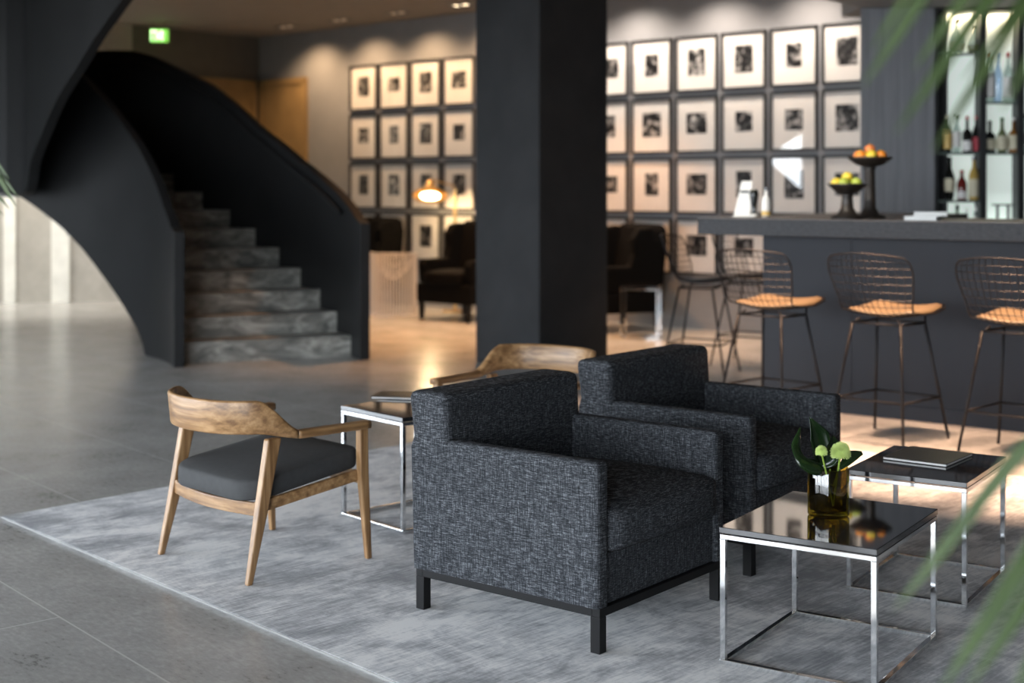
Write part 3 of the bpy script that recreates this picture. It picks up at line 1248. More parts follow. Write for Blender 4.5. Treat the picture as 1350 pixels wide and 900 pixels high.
# ------------------------------------------------------------------ bottles
def bottle(kind, label, loc, body, lab=None, cap='b_dark', h=.30, r=.038, group=None, lz=(.18, .52)):
    t = thing('bottle', label, 'bottle', loc, 0, group)
    bm = BM()
    if kind == 'slim':
        prof = [(r * .9, 0), (r, .01), (r, h * .55), (r * .8, h * .64), (r * .38, h * .76), (r * .33, h * .93), (0, h * .93)]
    elif kind == 'round':
        prof = [(r * .8, 0), (r * 1.1, h * .08), (r * 1.25, h * .3), (r * 1.0, h * .5), (r * .42, h * .66), (r * .34, h * .92), (0, h * .92)]
    elif kind == 'square':
        prof = [(r * 1.15, 0), (r * 1.2, .008), (r * 1.2, h * .5), (r * 1.05, h * .57), (r * .4, h * .65), (r * .38, h * .9), (0, h * .9)]
    else:
        prof = [(r * .6, 0), (r * .75, .01), (r * 1.1, h * .35), (r * 1.02, h * .52), (r * .45, h * .72), (r * .35, h * .92), (0, h * .92)]
    lathe(bm, prof, 14)
    obj('glass_body', bm, body, t, smooth=True)
    bm = BM()
    lathe(bm, [(r * .42, h * .9), (r * .42, h), (0, h)], 12)
    obj('cap', bm, cap, t, smooth=False)
    if lab:
        def rad(z):
            for (ra, za), (rb, zb) in zip(prof, prof[1:]):
                if za <= z <= zb and zb > za:
                    return ra + (rb - ra) * (z - za) / (zb - za)
            return r
        bm = BM()
        lathe_open = []
        zs = [h * (lz[0] + (lz[1] - lz[0]) * i / 4) for i in range(5)]
        rings = [[bm.verts.new(((rad(z) + .0015) * cos(2 * pi * k / 14), (rad(z) + .0015) * sin(2 * pi * k / 14), z)) for k in range(14)] for z in zs]
        for a, b in zip(rings, rings[1:]):
            ring_faces(bm, a, b)
        obj('paper_label', bm, lab, t, smooth=True)
    return t


p = on_bar(1010, .2)
bottle('slim', 'small bottle with dark cap and pale label at the left end of the bar', (p.x, p.y, CT + .001), 'l_white', 'l_gold', 'b_dark', .2, .03, lz=(.05, .2))


# ------------------------------------------------------------------ fruit stands
def fruit_stand(label, loc, hgt, R, fr, foot, mat_list, where, seed):
    t = thing('pedestal_bowl', label, 'bowl', loc, 0, 'dark pedestal fruit bowls on the bar')
    bm = BM()
    lathe(bm, [(foot, 0), (foot, .012), (foot * .62, .028), (foot * .38, .07), (foot * .32, hgt - .085), (foot * .42, hgt - .065)], 28)
    obj('pedestal', bm, 'bowl', t, smooth=True)
    bm = BM()
    lathe(bm, [(foot * .3, hgt - .066), (R * .6, hgt - .05), (R * .93, hgt - .012), (R, hgt), (R * .96, hgt), (R * .86, hgt - .012), (R * .55, hgt - .034), (0, hgt - .042)], 32)
    obj('bowl', bm, 'bowl', t, smooth=True)
    rr = random.Random(seed)
    for i, (kind, word) in enumerate(mat_list):
        n = len(mat_list)
        q = i - (1 if n > 5 else 0)
        if i == n - 1:
            a, rad, dz = 0, 0, fr * 1.45
        else:
            a, rad, dz = 2 * pi * i / (n - 1) + .4, R * .52, fr * .35
        cx, cy = loc[0] + rad * cos(a), loc[1] + rad * sin(a)
        side = 'on top of the pile' if i == n - 1 else ['at the right', 'at the back right', 'at the back left', 'at the left', 'at the front left', 'at the front right'][int(((a + pi / 6) % (2 * pi)) / (pi / 3)) % 6]
        f = thing('lemon' if kind == 'lemon' else word, '%s %s of the %s' % (word_adj[kind] + ' ' + word, side, where), 'fruit', (cx, cy, loc[2] + hgt - .034 + dz), rr.random() * 3, 'fruit in the ' + where)
        bm = BM()
        ellipsoid(bm, (0, 0, fr * .9), (fr * (1.15 if kind in ('lemon', 'lime') else 1), fr, fr * .93), 14, 10)
        obj('flesh', bm, kind, f, smooth=True)
        bm = BM()
        tube(bm, [(0, 0, fr * 1.74), (.002, 0, fr * 1.98)], .003, 6)
        obj('stalk', bm, 'stem', f)


word_adj = {'orange': 'bright', 'peach': 'reddish', 'lemon': 'yellow', 'lime': 'green', 'apple': 'red'}
p = on_bar(1147, .33)
fruit_stand('taller dark pedestal bowl of oranges on the bar', (p.x, p.y, CT + .001), .40, .148, .036, .10,
            [('orange', 'orange'), ('lemon', 'lemon'), ('peach', 'orange'), ('orange', 'orange'), ('lemon', 'lemon'), ('orange', 'orange'), ('peach', 'orange')], 'taller pedestal bowl', 1)
p = on_bar(1117, .05)
fruit_stand('lower dark pedestal bowl of yellow and green fruit on the bar', (p.x, p.y, CT + .001), .225, .128, .033, .105,
            [('lemon', 'lemon'), ('lime', 'lime'), ('lemon', 'lemon'), ('lime', 'lime'), ('lime', 'apple'), ('lemon', 'lemon')], 'lower pedestal bowl', 2)

# ------------------------------------------------------------------ shelves behind the bar
BZ = 11.8


def bx_(px):
    return (px - 675) / F * BZ


def bz_(py):
    return H - (py - HY) / F * BZ


unit = thing('bar_shelf_unit', 'tall dark shelf unit with lit glass bays behind the bar', 'shelf unit', (0, BZ, 0))
dpt = .19
X0, XD1, XD2, X3 = bx_(1232), bx_(1252), bx_(1297), bx_(1347)
X4 = bx_(1400)
ztop = 2.955
bm = BM()
prism(bm, [(bx_(1134.5), 0), (X0, 0), (X0, dpt), (bx_(1134.5) + .09, dpt)], 0, ztop)
obj('boarded_side', bm, 'boards', unit)
bm = BM()
box(bm, X0, X0 + .03, .002, dpt, 0, ztop)
obj('upright', bm, 'darkshelf', unit)
for xx in (XD1 - .0, XD2, X3, X4):
    bm = BM()
    w = .028 if xx != XD1 else .02
    box(bm, xx - w, xx + w, .01 if xx != XD1 else .12, dpt, 0, ztop)
    obj('upright', bm, 'darkshelf', unit)
bm = BM()
box(bm, X0, X4, .165, dpt, 0, ztop)
obj('back_board', bm, 'darkshelf', unit)
bm = BM()
box(bm, X0 + .03, X4, .01, .165, bz_(14), ztop)
obj('top_board', bm, 'darkshelf', unit)
for a, b in ((XD1 + .02, XD2 - .028), (XD2 + .028, X3 - .028), (X3 + .028, X4 - .028)):
    bm = BM()
    box(bm, a, b, .152, .1649, .9, bz_(14) - .002)
    obj('lit_back_panel', bm, 'backglass', unit)
bm = BM()
box(bm, X0 + .03, X4, .01, .165, .85, .9)
obj('base_shelf', bm, 'darkshelf', unit)
SH1 = [bz_(69), bz_(201), bz_(264)]
SH2 = [bz_(134), bz_(201)]
for z in SH1:
    bm = BM()
    box(bm, X0 + .03, XD2 - .028, .012, .151, z - .018, z)
    obj('glass_shelf', bm, 'shelfglass', unit)
for z in SH2:
    bm = BM()
    box(bm, XD2 + .028, X3 - .028, .012, .151, z - .018, z)
    obj('glass_shelf', bm, 'shelfglass', unit)
bm = BM()
box(bm, X3 + .028, X4 - .028, .012, .151, bz_(201) - .018, bz_(201))
obj('glass_shelf', bm, 'shelfglass', unit)
for a, b, in ((XD1 + .03, XD2 - .03), (XD2 + .03, X3 - .03)):
    ld = bpy.data.lights.new('bay_light', 'AREA')
    ld.shape = 'RECTANGLE'
    ld.size, ld.size_y = b - a, .05
    ld.energy = 2.6
    ld.color = (1.0, .78, .48)
    lo = bpy.data.objects.new('bay_light', ld)
    COL.objects.link(lo)
    lo.location = ((a + b) / 2, BZ + .11, bz_(14) - .01)
    ld2 = bpy.data.lights.new('bay_strip', 'AREA')
    ld2.shape = 'RECTANGLE'
    ld2.size, ld2.size_y = b - a, .04
    ld2.energy = 3
    ld2.color = (.86, .95, .92)
    lo = bpy.data.objects.new('bay_strip', ld2)
    COL.objects.link(lo)
    lo.location = ((a + b) / 2, BZ + .03, .93)
    lo.rotation_euler = (radians(150), 0, 0)


def bt(px, py_base, y=.075):
    d = BZ + y
    return ((px - 675) / F * d, d, 0)


def put(kind, lab, px, z, body, l=None, cap='b_dark', top=None, r=.035, y=.085, grp='', **kw):
    x, yy, _ = bt(px, 0, y)
    h = (H - (top - HY) / F * yy) - z
    bottle(kind, lab, (x, yy, z + .001), body, l, cap, h, r, grp, **kw)


G1, G2, G3, G4, G5, G6 = ('bottles on the top shelf of the left bay', 'bottles on the middle shelf of the left bay', 'bottles on the lower shelf of the left bay', 'clear bottles in the right bay', 'bottles on the middle shelf of the right bay', 'bottles at counter height behind the bar')
put('round', 'clear glass decanter, left of two on the top shelf of the left bay', 1262, SH1[0], 'glass_clear', 'l_cream', 'b_amber', 25, .045, grp=G1, lz=(.1, .3))
put('round', 'clear glass decanter, right of two on the top shelf of the left bay', 1283, SH1[0], 'glass_clear', 'b_olive', 'b_dark', 33, .042, grp=G1, lz=(.05, .3))
put('slim', 'dark bottle with tall golden label, leftmost on the middle shelf of the left bay', 1249, SH1[1], 'b_dark', 'l_gold', 'l_cream', 152, .036, y=.07, grp=G2, lz=(.1, .6))
put('slim', 'clear bottle with narrow white label, second on the middle shelf of the left bay', 1261, SH1[1], 'glass_clear', 'l_white', 'b_dark', 151, .034, grp=G2, lz=(.15, .55))
put('square', 'dark bottle with round white label, third on the middle shelf of the left bay', 1275, SH1[1], 'b_dark', 'l_white', 'cap_red', 153, .034, grp=G2, lz=(.05, .32))
put('slim', 'red labelled bottle with red cap, right on the middle shelf of the left bay', 1287, SH1[1], 'b_dark', 'l_red', 'cap_red', 153, .034, y=.1, grp=G2, lz=(.05, .42))
put('flask', 'dark bulging bottle with pale label, left on the lower shelf of the left bay', 1252, SH1[2], 'b_dark', 'l_cream', 'b_dark', 207, .042, y=.07, grp=G3, lz=(.2, .5))
put('slim', 'short red bottle with white label, middle of the lower shelf of the left bay', 1268, SH1[2], 'b_red', 'l_white', 'cap_red', 224, .042, grp=G3, lz=(.06, .28))
put('slim', 'tall golden bottle with white label, right on the lower shelf of the left bay', 1284, SH1[2], 'b_gold', 'l_cream', 'b_dark', 206, .043, grp=G3, lz=(.08, .48))
put('slim', 'clear bottle with tall white label, leftmost on the upper shelf of the right bay', 1305, SH2[0], 'glass_clear', 'l_white', 'cap_red', 70, .042, y=.07, grp=G4, lz=(.1, .6))
put('slim', 'pale blue glass bottle, second from left on the upper right shelf', 1315.5, SH2[0], 'glass_blue', None, 'glass_blue', 69, .036, y=.1, grp=G4)
put('slim', 'clear bottle with pale label and red cap, third on the upper right shelf', 1329, SH2[0], 'glass_clear', 'l_white', 'cap_red', 69, .04, grp=G4, lz=(.1, .5))
put('slim', 'clear bottle without label, rightmost on the upper shelf of the right bay', 1341, SH2[0], 'glass_clear', None, 'glass_blue', 74, .034, y=.1, grp=G4)
put('square', 'dark bottle with cream label, left on the middle shelf of the right bay', 1305, SH2[1], 'b_dark', 'l_cream', 'b_dark', 159, .038, grp=G5, lz=(.1, .42))
put('round', 'green glass bottle with large cream label, middle shelf of the right bay', 1321, SH2[1], 'b_olive', 'l_cream', 'b_green', 155, .04, grp=G5, lz=(.08, .48))
put('square', 'amber bottle with cream label and pale cap, on the middle right shelf', 1336, SH2[1], 'b_amber', 'l_cream', 'l_white', 155, .036, grp=G5, lz=(.1, .5))
put('slim', 'green bottle standing low behind the bar, left bay', 1262, .9, 'b_green', None, 'b_dark', 270, .036, grp=G6)
put('slim', 'bright clear bottle standing low behind the bar, middle of the left bay', 1274.5, .9, 'glass_clear', 'l_white', 'l_white', 274, .032, grp=G6, lz=(.4, .8))
put('slim', 'bright clear bottle standing low behind the bar, right of the left bay', 1285.5, .9, 'glass_clear', 'l_white', 'l_white', 273, .032, grp=G6, lz=(.4, .8))
put('slim', 'pale bottle at the right edge of the picture, in the cut-off bay', 1351, bz_(201), 'glass_clear', 'l_white', 'l_white', 150, .036, grp='bottle in the cut-off bay')

# wine glasses hanging in a little rack and standing in the right bay
rk = thing('glass_rack', 'small dark wire rack low in the right bay behind the bar', 'rack', ((1322 - 675) / F * 11.875, 11.875, .901))
zr = H - (269 - HY) / F * 11.875 - .9
bm = BM()
box(bm, -.08, .08, -.05, .05, zr - .012, zr)
obj('rack_top', bm, 'darkshelf', rk)
for x in (-.045, .045):
    bm = BM()
    tube(bm, [(x, 0, 0), (x, 0, zr - .012)], .012, 8)
    obj('post', bm, 'darkshelf', rk)


def wine_glass(lab, px, h, r, mat='glass_clear', y=.06, z=.9):
    x, yy, _ = bt(px, 0, y)
    t = thing('glass', lab, 'glass', (x, yy, z + .001), 0, 'glasses low in the right bay')
    bm = BM()
    lathe(bm, [(r * .8, 0), (r * .8, .004), (.006, .01), (.005, h * .4)], 16)
    obj('stem', bm, mat, t, smooth=True)
    bm = BM()
    lathe(bm, [(.005, h * .4), (r * .8, h * .5), (r, h * .72), (r * .85, h), (r * .82, h), (r * .95, h * .72), (r * .75, h * .52), (0, h * .44)], 16)
    obj('glass_bowl', bm, mat, t, smooth=True)


zc = .9
for px, lab, h in ((1305.5, 'clear stemmed glass at the left of the dark rack', .25), (1339, 'clear stemmed glass between the dark rack and the picture edge', .26)):
    wine_glass(lab, px, h, .034)


# ------------------------------------------------------------------ wire bar stools
def shell_pt(u, v):
    """u -1..1 across, v 0 front edge of the seat .. 1 top of the back; y forward, z above the floor"""
    prof = [(.0, .265, .738), (.12, .20, .722), (.28, .08, .703), (.42, -.05, .700), (.52, -.145, .720), (.60, -.20, .775), (.72, -.238, .865), (.86, -.275, .975), (1., -.31, 1.075)]
    for a, b in zip(prof, prof[1:]):
        if v <= b[0] + 1e-9:
            k = (v - a[0]) / (b[0] - a[0])
            y, z = a[1] + (b[1] - a[1]) * k, a[2] + (b[2] - a[2]) * k
            break
    wid = seg_interp([(0, .205), (.1, .24), (.3, .262), (.5, .225), (.62, .235), (.85, .272), (.95, .262), (1, .232)], v)
    back = max(0, min(1, (v - .45) / .2))
    x = u * wid
    y += .075 * u * u * back
    z += .030 * u * u * (1 - back)
    if v > .9:
        z -= .022 * u * u * (v - .9) / .1
    return Vector((x, y, z))


def make_stool(label, loc, rz, pad, group):
    t = thing('bar_stool', label, 'stool', loc, rz, group)
    bm = BM()
    nv, nu = 17, 13
    for i in range(1, nv):
        v = i / nv
        tube(bm, [shell_pt(-1 + 2 * j / 12, v) for j in range(13)], .0024, 4, cap=False)
    for i in range(1, nu):
        u = -1 + 2 * i / nu
        tube(bm, [shell_pt(u, j / 24) for j in range(25)], .0024, 4, cap=False)
    obj('seat_shell', bm, 'wire', t)
    bm = BM()
    rim = [shell_pt(-1 + 2 * j / 10, 0) for j in range(10)] + [shell_pt(1, j / 24) for j in range(24)] + [shell_pt(1 - 2 * j / 10, 1) for j in range(10)] + [shell_pt(-1, 1 - j / 24) for j in range(24)]
    tube(bm, rim, .0055, 6, closed=True)
    obj('rim', bm, 'wire', t, smooth=True)
    bm = BM()
    rows = []
    nn = 12
    for j in range(11):
        v = .03 + .45 * j / 10
        s = 1 if 0 < j < 10 else .9
        rows.append([shell_pt((-1 + 2 * i / nn) * .93 * s, v) + Vector((0, 0, .006)) for i in range(nn + 1)])
    top = [[p + Vector((0, 0, .024 if 0 < i < nn and 0 < j < 10 else .010)) for i, p in enumerate(r)] for j, r in enumerate(rows)]
    A = [[bm.verts.new(p) for p in r] for r in rows]
    B = [[bm.verts.new(p) for p in r] for r in top]
    for j in range(10):
        for i in range(nn):
            bm.faces.new((A[j][i], A[j + 1][i], A[j + 1][i + 1], A[j][i + 1]))
            bm.faces.new((B[j][i], B[j][i + 1], B[j + 1][i + 1], B[j + 1][i]))
    for j in range(10):
        bm.faces.new((A[j][0], B[j][0], B[j + 1][0], A[j + 1][0]))
        bm.faces.new((A[j][nn], A[j + 1][nn], B[j + 1][nn], B[j][nn]))
    for i in range(nn):
        bm.faces.new((A[0][i], A[0][i + 1], B[0][i + 1], B[0][i]))
        bm.faces.new((A[10][i], B[10][i], B[10][i + 1], A[10][i + 1]))
    obj('seat_pad', bm, pad, t, smooth=True)
    hx, hy0, hy1 = .24, -.25, .25
    topx, tf, tb_ = .155, .135, -.13
    ends = {}
    for sx in (-1, 1):
        for (yb, yt) in ((hy0, tb_), (hy1, tf)):
            bm = BM()
            a, b = Vector((sx * hx, yb, 0)), Vector((sx * topx, yt, .668))
            tube(bm, [a, b], .0085, 8)
            obj('leg', bm, 'wire', t, smooth=True)
            ends[(sx, yb)] = (a, b)
    bm = BM()
    q = lambda k, f: ends[k][0].lerp(ends[k][1], f)
    ks = [(-1, hy0), (1, hy0), (1, hy1), (-1, hy1)]
    zf = [.36, .36, .36, .36]
    for a, b in zip(ks, ks[1:] + ks[:1]):
        tube(bm, [q(a, .36), q(b, .36)], .0065, 8)
    obj('footrest', bm, 'wire', t, smooth=True)
    bm = BM()
    for s in (-1, 1):
        tube(bm, [q((s, hy0), 1), q((s, hy1), 1)], .007, 8)
        tube(bm, [q((s, hy1), 1), (s * .12, .2, .712)], .006, 8)
        tube(bm, [q((s, hy0), 1), (s * .12, -.10, .695)], .006, 8)
    for yy, k in ((tf, hy1), (tb_, hy0)):
        tube(bm, [q((-1, k), 1), q((1, k), 1)], .006, 8)
    obj('seat_support', bm, 'wire', t, smooth=True)
    return t


# stool B base corners give the row; spacing .767 m along the bar
P2, P4 = gp(1147, 564.5), gp(1248.4, 577)
rowd = (P4 - P2).normalized()
rown = Vector((-rowd.y, rowd.x, 0))
cB = (P2 + P4) / 2 - rown * .25
srz = atan2(rowd.y, rowd.x)
GS = 'wire bar stools with tan seat pads along the bar front'
sB = make_stool('black wire bar stool with tan seat pad, middle of the three along the bar front', (cB.x, cB.y, .001), srz - .08, 'tan', GS)
cA = cB + rowd * .767
cC = cB - rowd * .767
dup(sB, 'black wire bar stool with tan seat pad at the right edge of the picture', (cA.x, cA.y, .001), srz - .05)
dup(sB, 'black wire bar stool with tan seat pad, nearest the left corner of the bar front', (cC.x, cC.y, .001), srz - .06)
GS2 = 'wire bar stools with shaded pads at the left end of the bar'
dz_ = atan2(bd.y, bd.x) - pi / 2
sD = make_stool('black wire bar stool with shaded seat pad, left of the two at the bar end', (1.47, 10.9, .001), dz_ + .25, 'shaded_pad', GS2)
dup(sD, 'black wire bar stool with shaded seat pad, right of the two at the bar end', (1.95, 11.45, .001), dz_ + .1)


# ------------------------------------------------------------------ lounge at the back
def wingback(label, loc, rz, grp='dark wingback chairs in the back lounge'):
    t = thing('wingback_chair', label, 'armchair', loc, rz, grp)
    W, D = .80, .80
    bm = BM()
    box(bm, -W / 2, W / 2, -D / 2 + .02, D / 2, .19, .40)
    obj('seat_base', bm, 'darkfab', t, bevel=.02)
    bm = BM()
    puffy(bm, -W / 2 + .12, W / 2 - .12, -D / 2, D / 2 - .18, .385, .53, .04, .03, n=6)
    obj('seat_cushion', bm, 'darkfab', t, smooth=True)
    bm = BM()
    rings = []
    for z, w, y0, y1 in ((.3, .76, .17, .40), (.6, .78, .20, .42), (.9, .80, .25, .45), (1.02, .74, .275, .455), (1.07, .62, .30, .44)):
        rings.append([(-w / 2, y0, z), (w / 2, y0, z), (w / 2, y1, z), (-w / 2, y1, z)])
    loft(bm, rings)
    obj('backrest', bm, 'darkfab', t, bevel=.03, seg=3)
    for s in (-1, 1):
        bm = BM()
        prof = [(-.34, .40), (-.36, .60), (-.33, .66), (.02, .66), (.06, .78), (.05, .93), (.12, 1.03), (.28, 1.05), (.36, .40)]
        x0, x1 = s * .40, s * .29
        loft(bm, [[(x0, y, z) for y, z in prof], [(x1, y, z) for y, z in prof]])
        obj('wing_arm', bm, 'darkfab', t, bevel=.025, seg=3)
        for sy in (-1, 1):
            bm = BM()
            bar(bm, (s * .35, sy * .34, 0), (s * .35, sy * .34, .195), .035, .035, .05, .05)
            obj('leg', bm, 'blackmetal', t)
    return t


wb = wingback('dark wingback chair beside the brass lamp, partly behind the pillar', (-.50, 15.35, .001), -.72)
dup(wb, 'dark wingback chair behind the curved stair end, left of the wire table', (-1.91, 17.12, .001), -.75)
dup(wb, 'dark wingback chair just right of the pillar, by the small chrome table', (1.0, 14.25, .001), -1.15)

# white wire drum table
wp = Vector((-1.35, 15.95, .001))
wt = thing('wire_table', 'white wire drum side table in the back lounge', 'table', tuple(wp))
R_, Hh = .262, .70
bm = BM()
for k in range(48):
    a = 2 * pi * k / 48
    tube(bm, [(R_ * cos(a), R_ * sin(a), .0), (R_ * cos(a), R_ * sin(a), Hh)], .006, 4)
obj('drum_wires', bm, 'whitewire', wt)
for z in (.006, Hh):
    bm = BM()
    tube(bm, [(R_ * cos(2 * pi * k / 40), R_ * sin(2 * pi * k / 40), z) for k in range(40)], .008, 6, closed=True)
    obj('ring', bm, 'whitewire', wt)
bm = BM()
for j in range(9):
    x = -R_ * .94 + 2 * R_ * .94 * j / 8
    hw_ = sqrt(R_ ** 2 - x ** 2)
    tube(bm, [(x, hw_ * (-1 + 2 * i / 10), Hh - .004 - .30 * (1 - (x / R_) ** 2) * (1 - (-1 + 2 * i / 10) ** 2)) for i in range(11)], .0045, 4)
    tube(bm, [(hw_ * (-1 + 2 * i / 10), x, Hh - .004 - .30 * (1 - (x / R_) ** 2) * (1 - (-1 + 2 * i / 10) ** 2)) for i in range(11)], .0045, 4)
obj('wire_dish', bm, 'whitewire', wt)
bm = BM()
lathe(bm, [(R_ + .006, Hh + .008), (R_ + .006, Hh + .016), (0, Hh + .016)], 40)
obj('table_top', bm, glassy('pale_table_glass', (.9, .86, .82), .12), wt)

# brass floor lamp
lp = at(600, 300, 16.3)
lamp = thing('floor_lamp', 'brass floor lamp with lit conical shade before the gallery wall', 'lamp', (lp.x, lp.y, .001))
bm = BM()
lathe(bm, [(.15, 0), (.15, .015), (.02, .025), (0, .025)], 28)
obj('base', bm, 'brass', lamp)
bm = BM()
tube(bm, [(0, 0, .02), (0, 0, 1.42)], .022, 10)
obj('pole', bm, 'brass', lamp)
bm = BM()
tube(bm, [(0, 0, 1.40), (-.02, 0, 1.46), (-.27, 0, 1.53)], .009, 8)
obj('arm', bm, 'brass', lamp)
bm = BM()
lathe(bm, [(.205, 1.335), (.20, 1.35), (.08, 1.42), (.05, 1.50), (.03, 1.535), (.028, 1.53), (.045, 1.49), (.075, 1.415), (.195, 1.345), (.200, 1.335)], 32, cx=-.29)
sh_ = obj('lamp_shade', bm, 'brass', lamp, smooth=True)
TILT = Matrix.Translation((-.29, 0, 1.42)) @ Matrix.Rotation(radians(-24), 4, 'X') @ Matrix.Translation((.29, 0, -1.42))
sh_.data.transform(TILT)
bm = BM()
lathe(bm, [(.0, 1.315), (.06, 1.322), (.12, 1.336), (.19, 1.343), (0, 1.352)], 28, cx=-.29)
obj('diffuser', bm, 'lamp_in', sh_, smooth=True).data.transform(TILT)
ld = bpy.data.lights.new('lamp_bulb', 'POINT')
ld.energy = 22
ld.color = (1, .68, .36)
ld.shadow_soft_size = .06
lo = bpy.data.objects.new('lamp_bulb', ld)
COL.objects.link(lo)
lo.location = (lp.x - .29, lp.y, 1.25)

# little chrome table right of the pillar
stq = cube_table('small chrome table with pale top in the back lounge right of the pillar', Vector((1.03, 13.35, 0)), -.2, .36, .36, .5, 'small chrome table in the back lounge')
stq.location.z = .001

# ------------------------------------------------------------------ palms in the foreground
def palm_blade(bm, a, b, w, sag=.03, toward=(0, -1, .2)):
    a, b = Vector(a), Vector(b)
    mid = (a + b) / 2 + Vector((0, 0, sag))
    leaf_surface(bm, [a, a.lerp(mid, .6), mid, mid.lerp(b, .6), b], [w * .35, w * .9, w, w * .7, .0006], toward, .25, 2)


palm = thing('palm_plant', 'blurred green palm fronds reaching in at the right foreground', 'plant', (1.62, 1.75, .0))
po = Vector((1.62, 1.75, 0))
bm = BM()
lathe(bm, [(.15, 0), (.155, .01), (.19, .36), (.18, .36), (.17, .30)], 32)
obj('pot', bm, 'pot', palm, smooth=False)
bm = BM()
lathe(bm, [(.168, .29), (.172, .325), (.1, .335), (0, .338)], 28)
obj('soil', bm, 'soil', palm)
for k, (dx, dy) in enumerate(((0, 0), (.05, .03), (-.04, .05))):
    bm = BM()
    tube(bm, catmull([(dx * .6, dy * .6, .31), (dx, dy, .7), (dx * 1.6, dy * 1.6, 1.05)], 5), [.016] * 5 + [.011] * 6, 8)
    obj('stem', bm, 'palm_stem', palm, smooth=True)


def frond(rachis, blades, w):
    bm = BM()
    rp = catmull(rachis, 6)
    tube(bm, [p - po for p in rp], .005, 6)
    obj('rachis', bm, 'palm_stem', palm, smooth=True)
    for a, b, ww in blades:
        bm = BM()
        palm_blade(bm, a - po, b - po, ww or w)
        solid_leaf(obj('leaflet', bm, 'palm', palm, smooth=True), .0006)


D1 = 1.62
up_r = [Vector((1.62, 1.75, 1.05)), at(2000, 40, 1.7), at(1720, -190, 1.68), at(1500, -170, 1.65), at(1330, -70, D1)]
frond(up_r, [(at(1340, -120, D1), at(1137, 114, D1), .0090), (at(1285, -80, 1.7), at(1148, 66, 1.7), .006), (at(1385, -90, D1), at(1204, 92, D1), .0085),
             (at(1420, -100, 1.6), at(1180, 176, 1.58), .0090), (at(1470, -110, 1.7), at(1228, 200, 1.66), .0075), (at(1500, -120, 1.6), at(1318, 150, 1.57), .007),
             (at(1440, -60, 1.75), at(1268, 105, 1.75), .0045)], .006)
lo_r = [Vector((1.62, 1.75, 1.03)), at(1760, 430, 1.66), at(1560, 400, 1.62), at(1420, 480, 1.58)]
frond(lo_r, [(at(1500, 470, 1.6), at(1178, 805, 1.64), .010), (at(1520, 560, 1.55), at(1236, 915, 1.55), .0135), (at(1560, 560, 1.52), at(1266, 920, 1.5), .0115),
             (at(1540, 610, 1.48), at(1322, 940, 1.48), .0105)], .008)

palm2 = thing('palm_plant', 'green palm with thin fronds just entering at the left edge', 'plant', (-1.5, 3.1, 0))
po = Vector((-1.5, 3.1, 0))
palm = palm2
bm = BM()
lathe(bm, [(.15, 0), (.155, .01), (.19, .36), (.18, .36), (.17, .30)], 32)
obj('pot', bm, 'pot', palm2)
bm = BM()
lathe(bm, [(.168, .29), (.172, .325), (.1, .335), (0, .338)], 28)
obj('soil', bm, 'soil', palm2)
bm = BM()
tube(bm, catmull([(0, 0, .31), (.01, .02, .7), (.03, .0, 1.05)], 5), .014, 8)
obj('stem', bm, 'palm_stem', palm2, smooth=True)
frond([Vector((-1.47, 3.1, 1.03)), at(-120, 200, 3.1), at(-40, 205, 3.1), at(2, 238, 3.1)],
      [(at(-45, 215, 3.1), at(23, 258, 3.1), .006), (at(-60, 225, 3.1), at(12, 275, 3.12), .006), (at(-30, 228, 3.08), at(22, 272, 3.1), .005), (at(-70, 235, 3.1), at(4, 284, 3.1), .005), (at(-30, 215, 3.1), at(12, 236, 3.1), .004)], .006)



def spare_fronds(base, dirs, n=9):
    """the rest of the plant: arching fronds away from the picture"""
    for ang, ln, lift in dirs:
        d = Vector((cos(ang), sin(ang), 0))
        sp = catmull([base, base + d * ln * .35 + Vector((0, 0, lift)), base + d * ln * .75 + Vector((0, 0, lift * .95)), base + d * ln + Vector((0, 0, lift * .45))], 6)
        bm = BM()
        tube(bm, [p - po for p in sp], .005, 6)
        side = Vector((-d.y, d.x, 0))
        for i in range(n):
            p = sp[5 + i * (len(sp) - 6) // n]
            for sg in (-1, 1):
                palm_blade(bm, p - po, p - po + side * sg * .16 + d * .10 + Vector((0, 0, -.10)), .007, .02)
        obj('frond', bm, 'palm', palm, smooth=True)


spare_fronds(Vector((-1.47, 3.1, 1.03)), ((pi, .55, .45), (pi * .75, .55, .5), (-pi * .75, .5, .4)))
palm, po = bpy.data.objects['palm_plant'], Vector((1.62, 1.75, 0))
spare_fronds(Vector((1.65, 1.78, 1.05)), ((0, .7, .5), (.9, .6, .5), (-.8, .6, .45)))

# ------------------------------------------------------------------ light
world = bpy.data.worlds.new('sky')
SC.world = world
world.use_nodes = True
nt = world.node_tree
bg = nt.nodes['Background']
tc = N(nt, 'ShaderNodeTexCoord')
sx = N(nt, 'ShaderNodeSeparateXYZ')
nt.links.new(tc.outputs['Generated'], sx.inputs[0])
nt.links.new(ramp(nt, math_n(nt, 'ADD', math_n(nt, 'MULTIPLY', sx.outputs['Z'], .5), .5), [(.40, (.16, .16, .15)), (.52, (.87, .935, 1.0)), (.8, (.72, .84, 1.0))]), bg.inputs['Color'])
bg.inputs['Strength'].default_value = 13.0


sd_ = bpy.data.lights.new('sun', 'SUN')
sd_.energy = 9.0
sd_.angle = radians(.6)
sd_.color = (1.0, .96, .90)
so = bpy.data.objects.new('sun', sd_)
COL.objects.link(so)
so.rotation_euler = Vector((.15, 1.0, -.45)).to_track_quat('-Z', 'Y').to_euler()


def portal(name, loc, rot, sx, sy):
    ld = bpy.data.lights.new(name, 'AREA')
    ld.shape = 'RECTANGLE'
    ld.size, ld.size_y = sx, sy
    ld.cycles.is_portal = True
    lo = bpy.data.objects.new(name, ld)
    COL.objects.link(lo)
    lo.location = loc
    lo.rotation_euler = rot


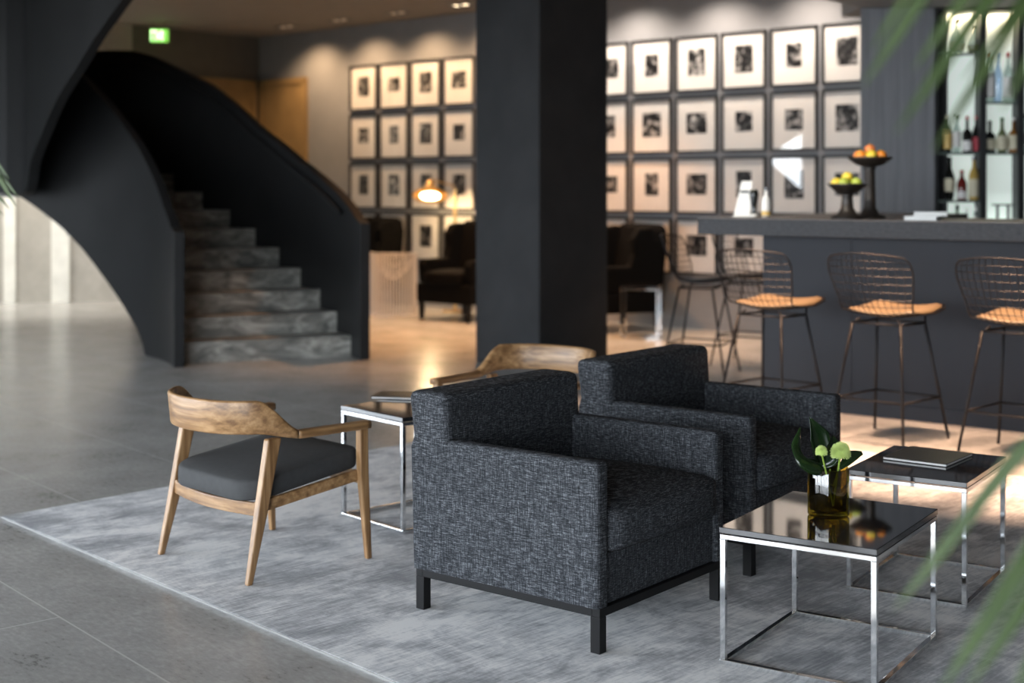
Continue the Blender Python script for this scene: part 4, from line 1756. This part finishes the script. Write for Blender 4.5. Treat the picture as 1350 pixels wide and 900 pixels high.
portal('window_light', (-8.85, 6.9, 1.6), (radians(90), 0, radians(-90)), 20.4, 3.3)
portal('window_light', (-4.6, -3.45, 1.6), (radians(90), 0, 0), 8.6, 3.3)


def spot(loc, aim, e, col=(1, .72, .45), size=70, blend=.6, soft=.04):
    ld = bpy.data.lights.new('spot', 'SPOT')
    ld.energy = e
    ld.color = col
    ld.spot_size = radians(size)
    ld.spot_blend = blend
    ld.shadow_soft_size = soft
    lo = bpy.data.objects.new('spot', ld)
    COL.objects.link(lo)
    lo.location = loc
    lo.rotation_euler = (Vector(aim) - Vector(loc)).to_track_quat('-Z', 'Y').to_euler()


for x in (-8.0, -6.6, -5.3):  # added spots, hidden past the stair, to brighten the stone wall
    spot((x, 16.2, CEIL - .03), (x, 17.2, .6), 260, (1, .95, .86), 100, .8)
for px in (985, 1130):  # added spots that light the menu tent and fruit from the front
    q = on_bar(px, .3)
    w_ = q - bn * 1.9
    spot((w_.x, w_.y, 2.93), (q.x, q.y, CT + .15), 190, (1, .90, .76), 17, .5)
# downlights in the bar soffit and in the lounge ceiling
for k in range(-2, 3):
    q = cB + rowd * (.767 * k + .3) - rown * .38
    spot((q.x, q.y, 2.95), (q.x, q.y, 0), 600, col=(1, .62, .40), size=50, blend=.6)
for x, y in ((-1.0, 14.6), (.6, 14.0), (-.3, 12.6), (1.9, 12.1)):
    spot((x, y, CEIL - .02), (x, y, 0), 330 if x < 1 else 260, (1, .48, .18) if x < 1 else (1, .62, .40), 85 if x < 1 else 55, .7)

# ------------------------------------------------------------------ camera
cd = bpy.data.cameras.new('camera')
cam = bpy.data.objects.new('camera', cd)
COL.objects.link(cam)
cam.location = (0, 0, H)
cam.rotation_euler = (radians(90), 0, 0)
cd.sensor_width = 36
cd.sensor_fit = 'HORIZONTAL'
cd.lens = F / 1350 * 36
cd.shift_y = -(450 - HY) / 1350
cd.clip_start = .05
cd.dof.use_dof = True
cd.dof.focus_distance = 4.55
cd.dof.aperture_fstop = 2.0
SC.camera = cam

vs = SC.view_settings
vs.view_transform = 'Standard'
vs.look = 'None'
vs.gamma = 1
vs.use_curve_mapping = False
vs.exposure = 0.18
SC.display_settings.display_device = 'sRGB'
SC.cycles.max_bounces = 8
SC.cycles.transparent_max_bounces = 16
SC.cycles.caustics_reflective = False
SC.cycles.caustics_refractive = False
SC.cycles.sample_clamp_indirect = 4
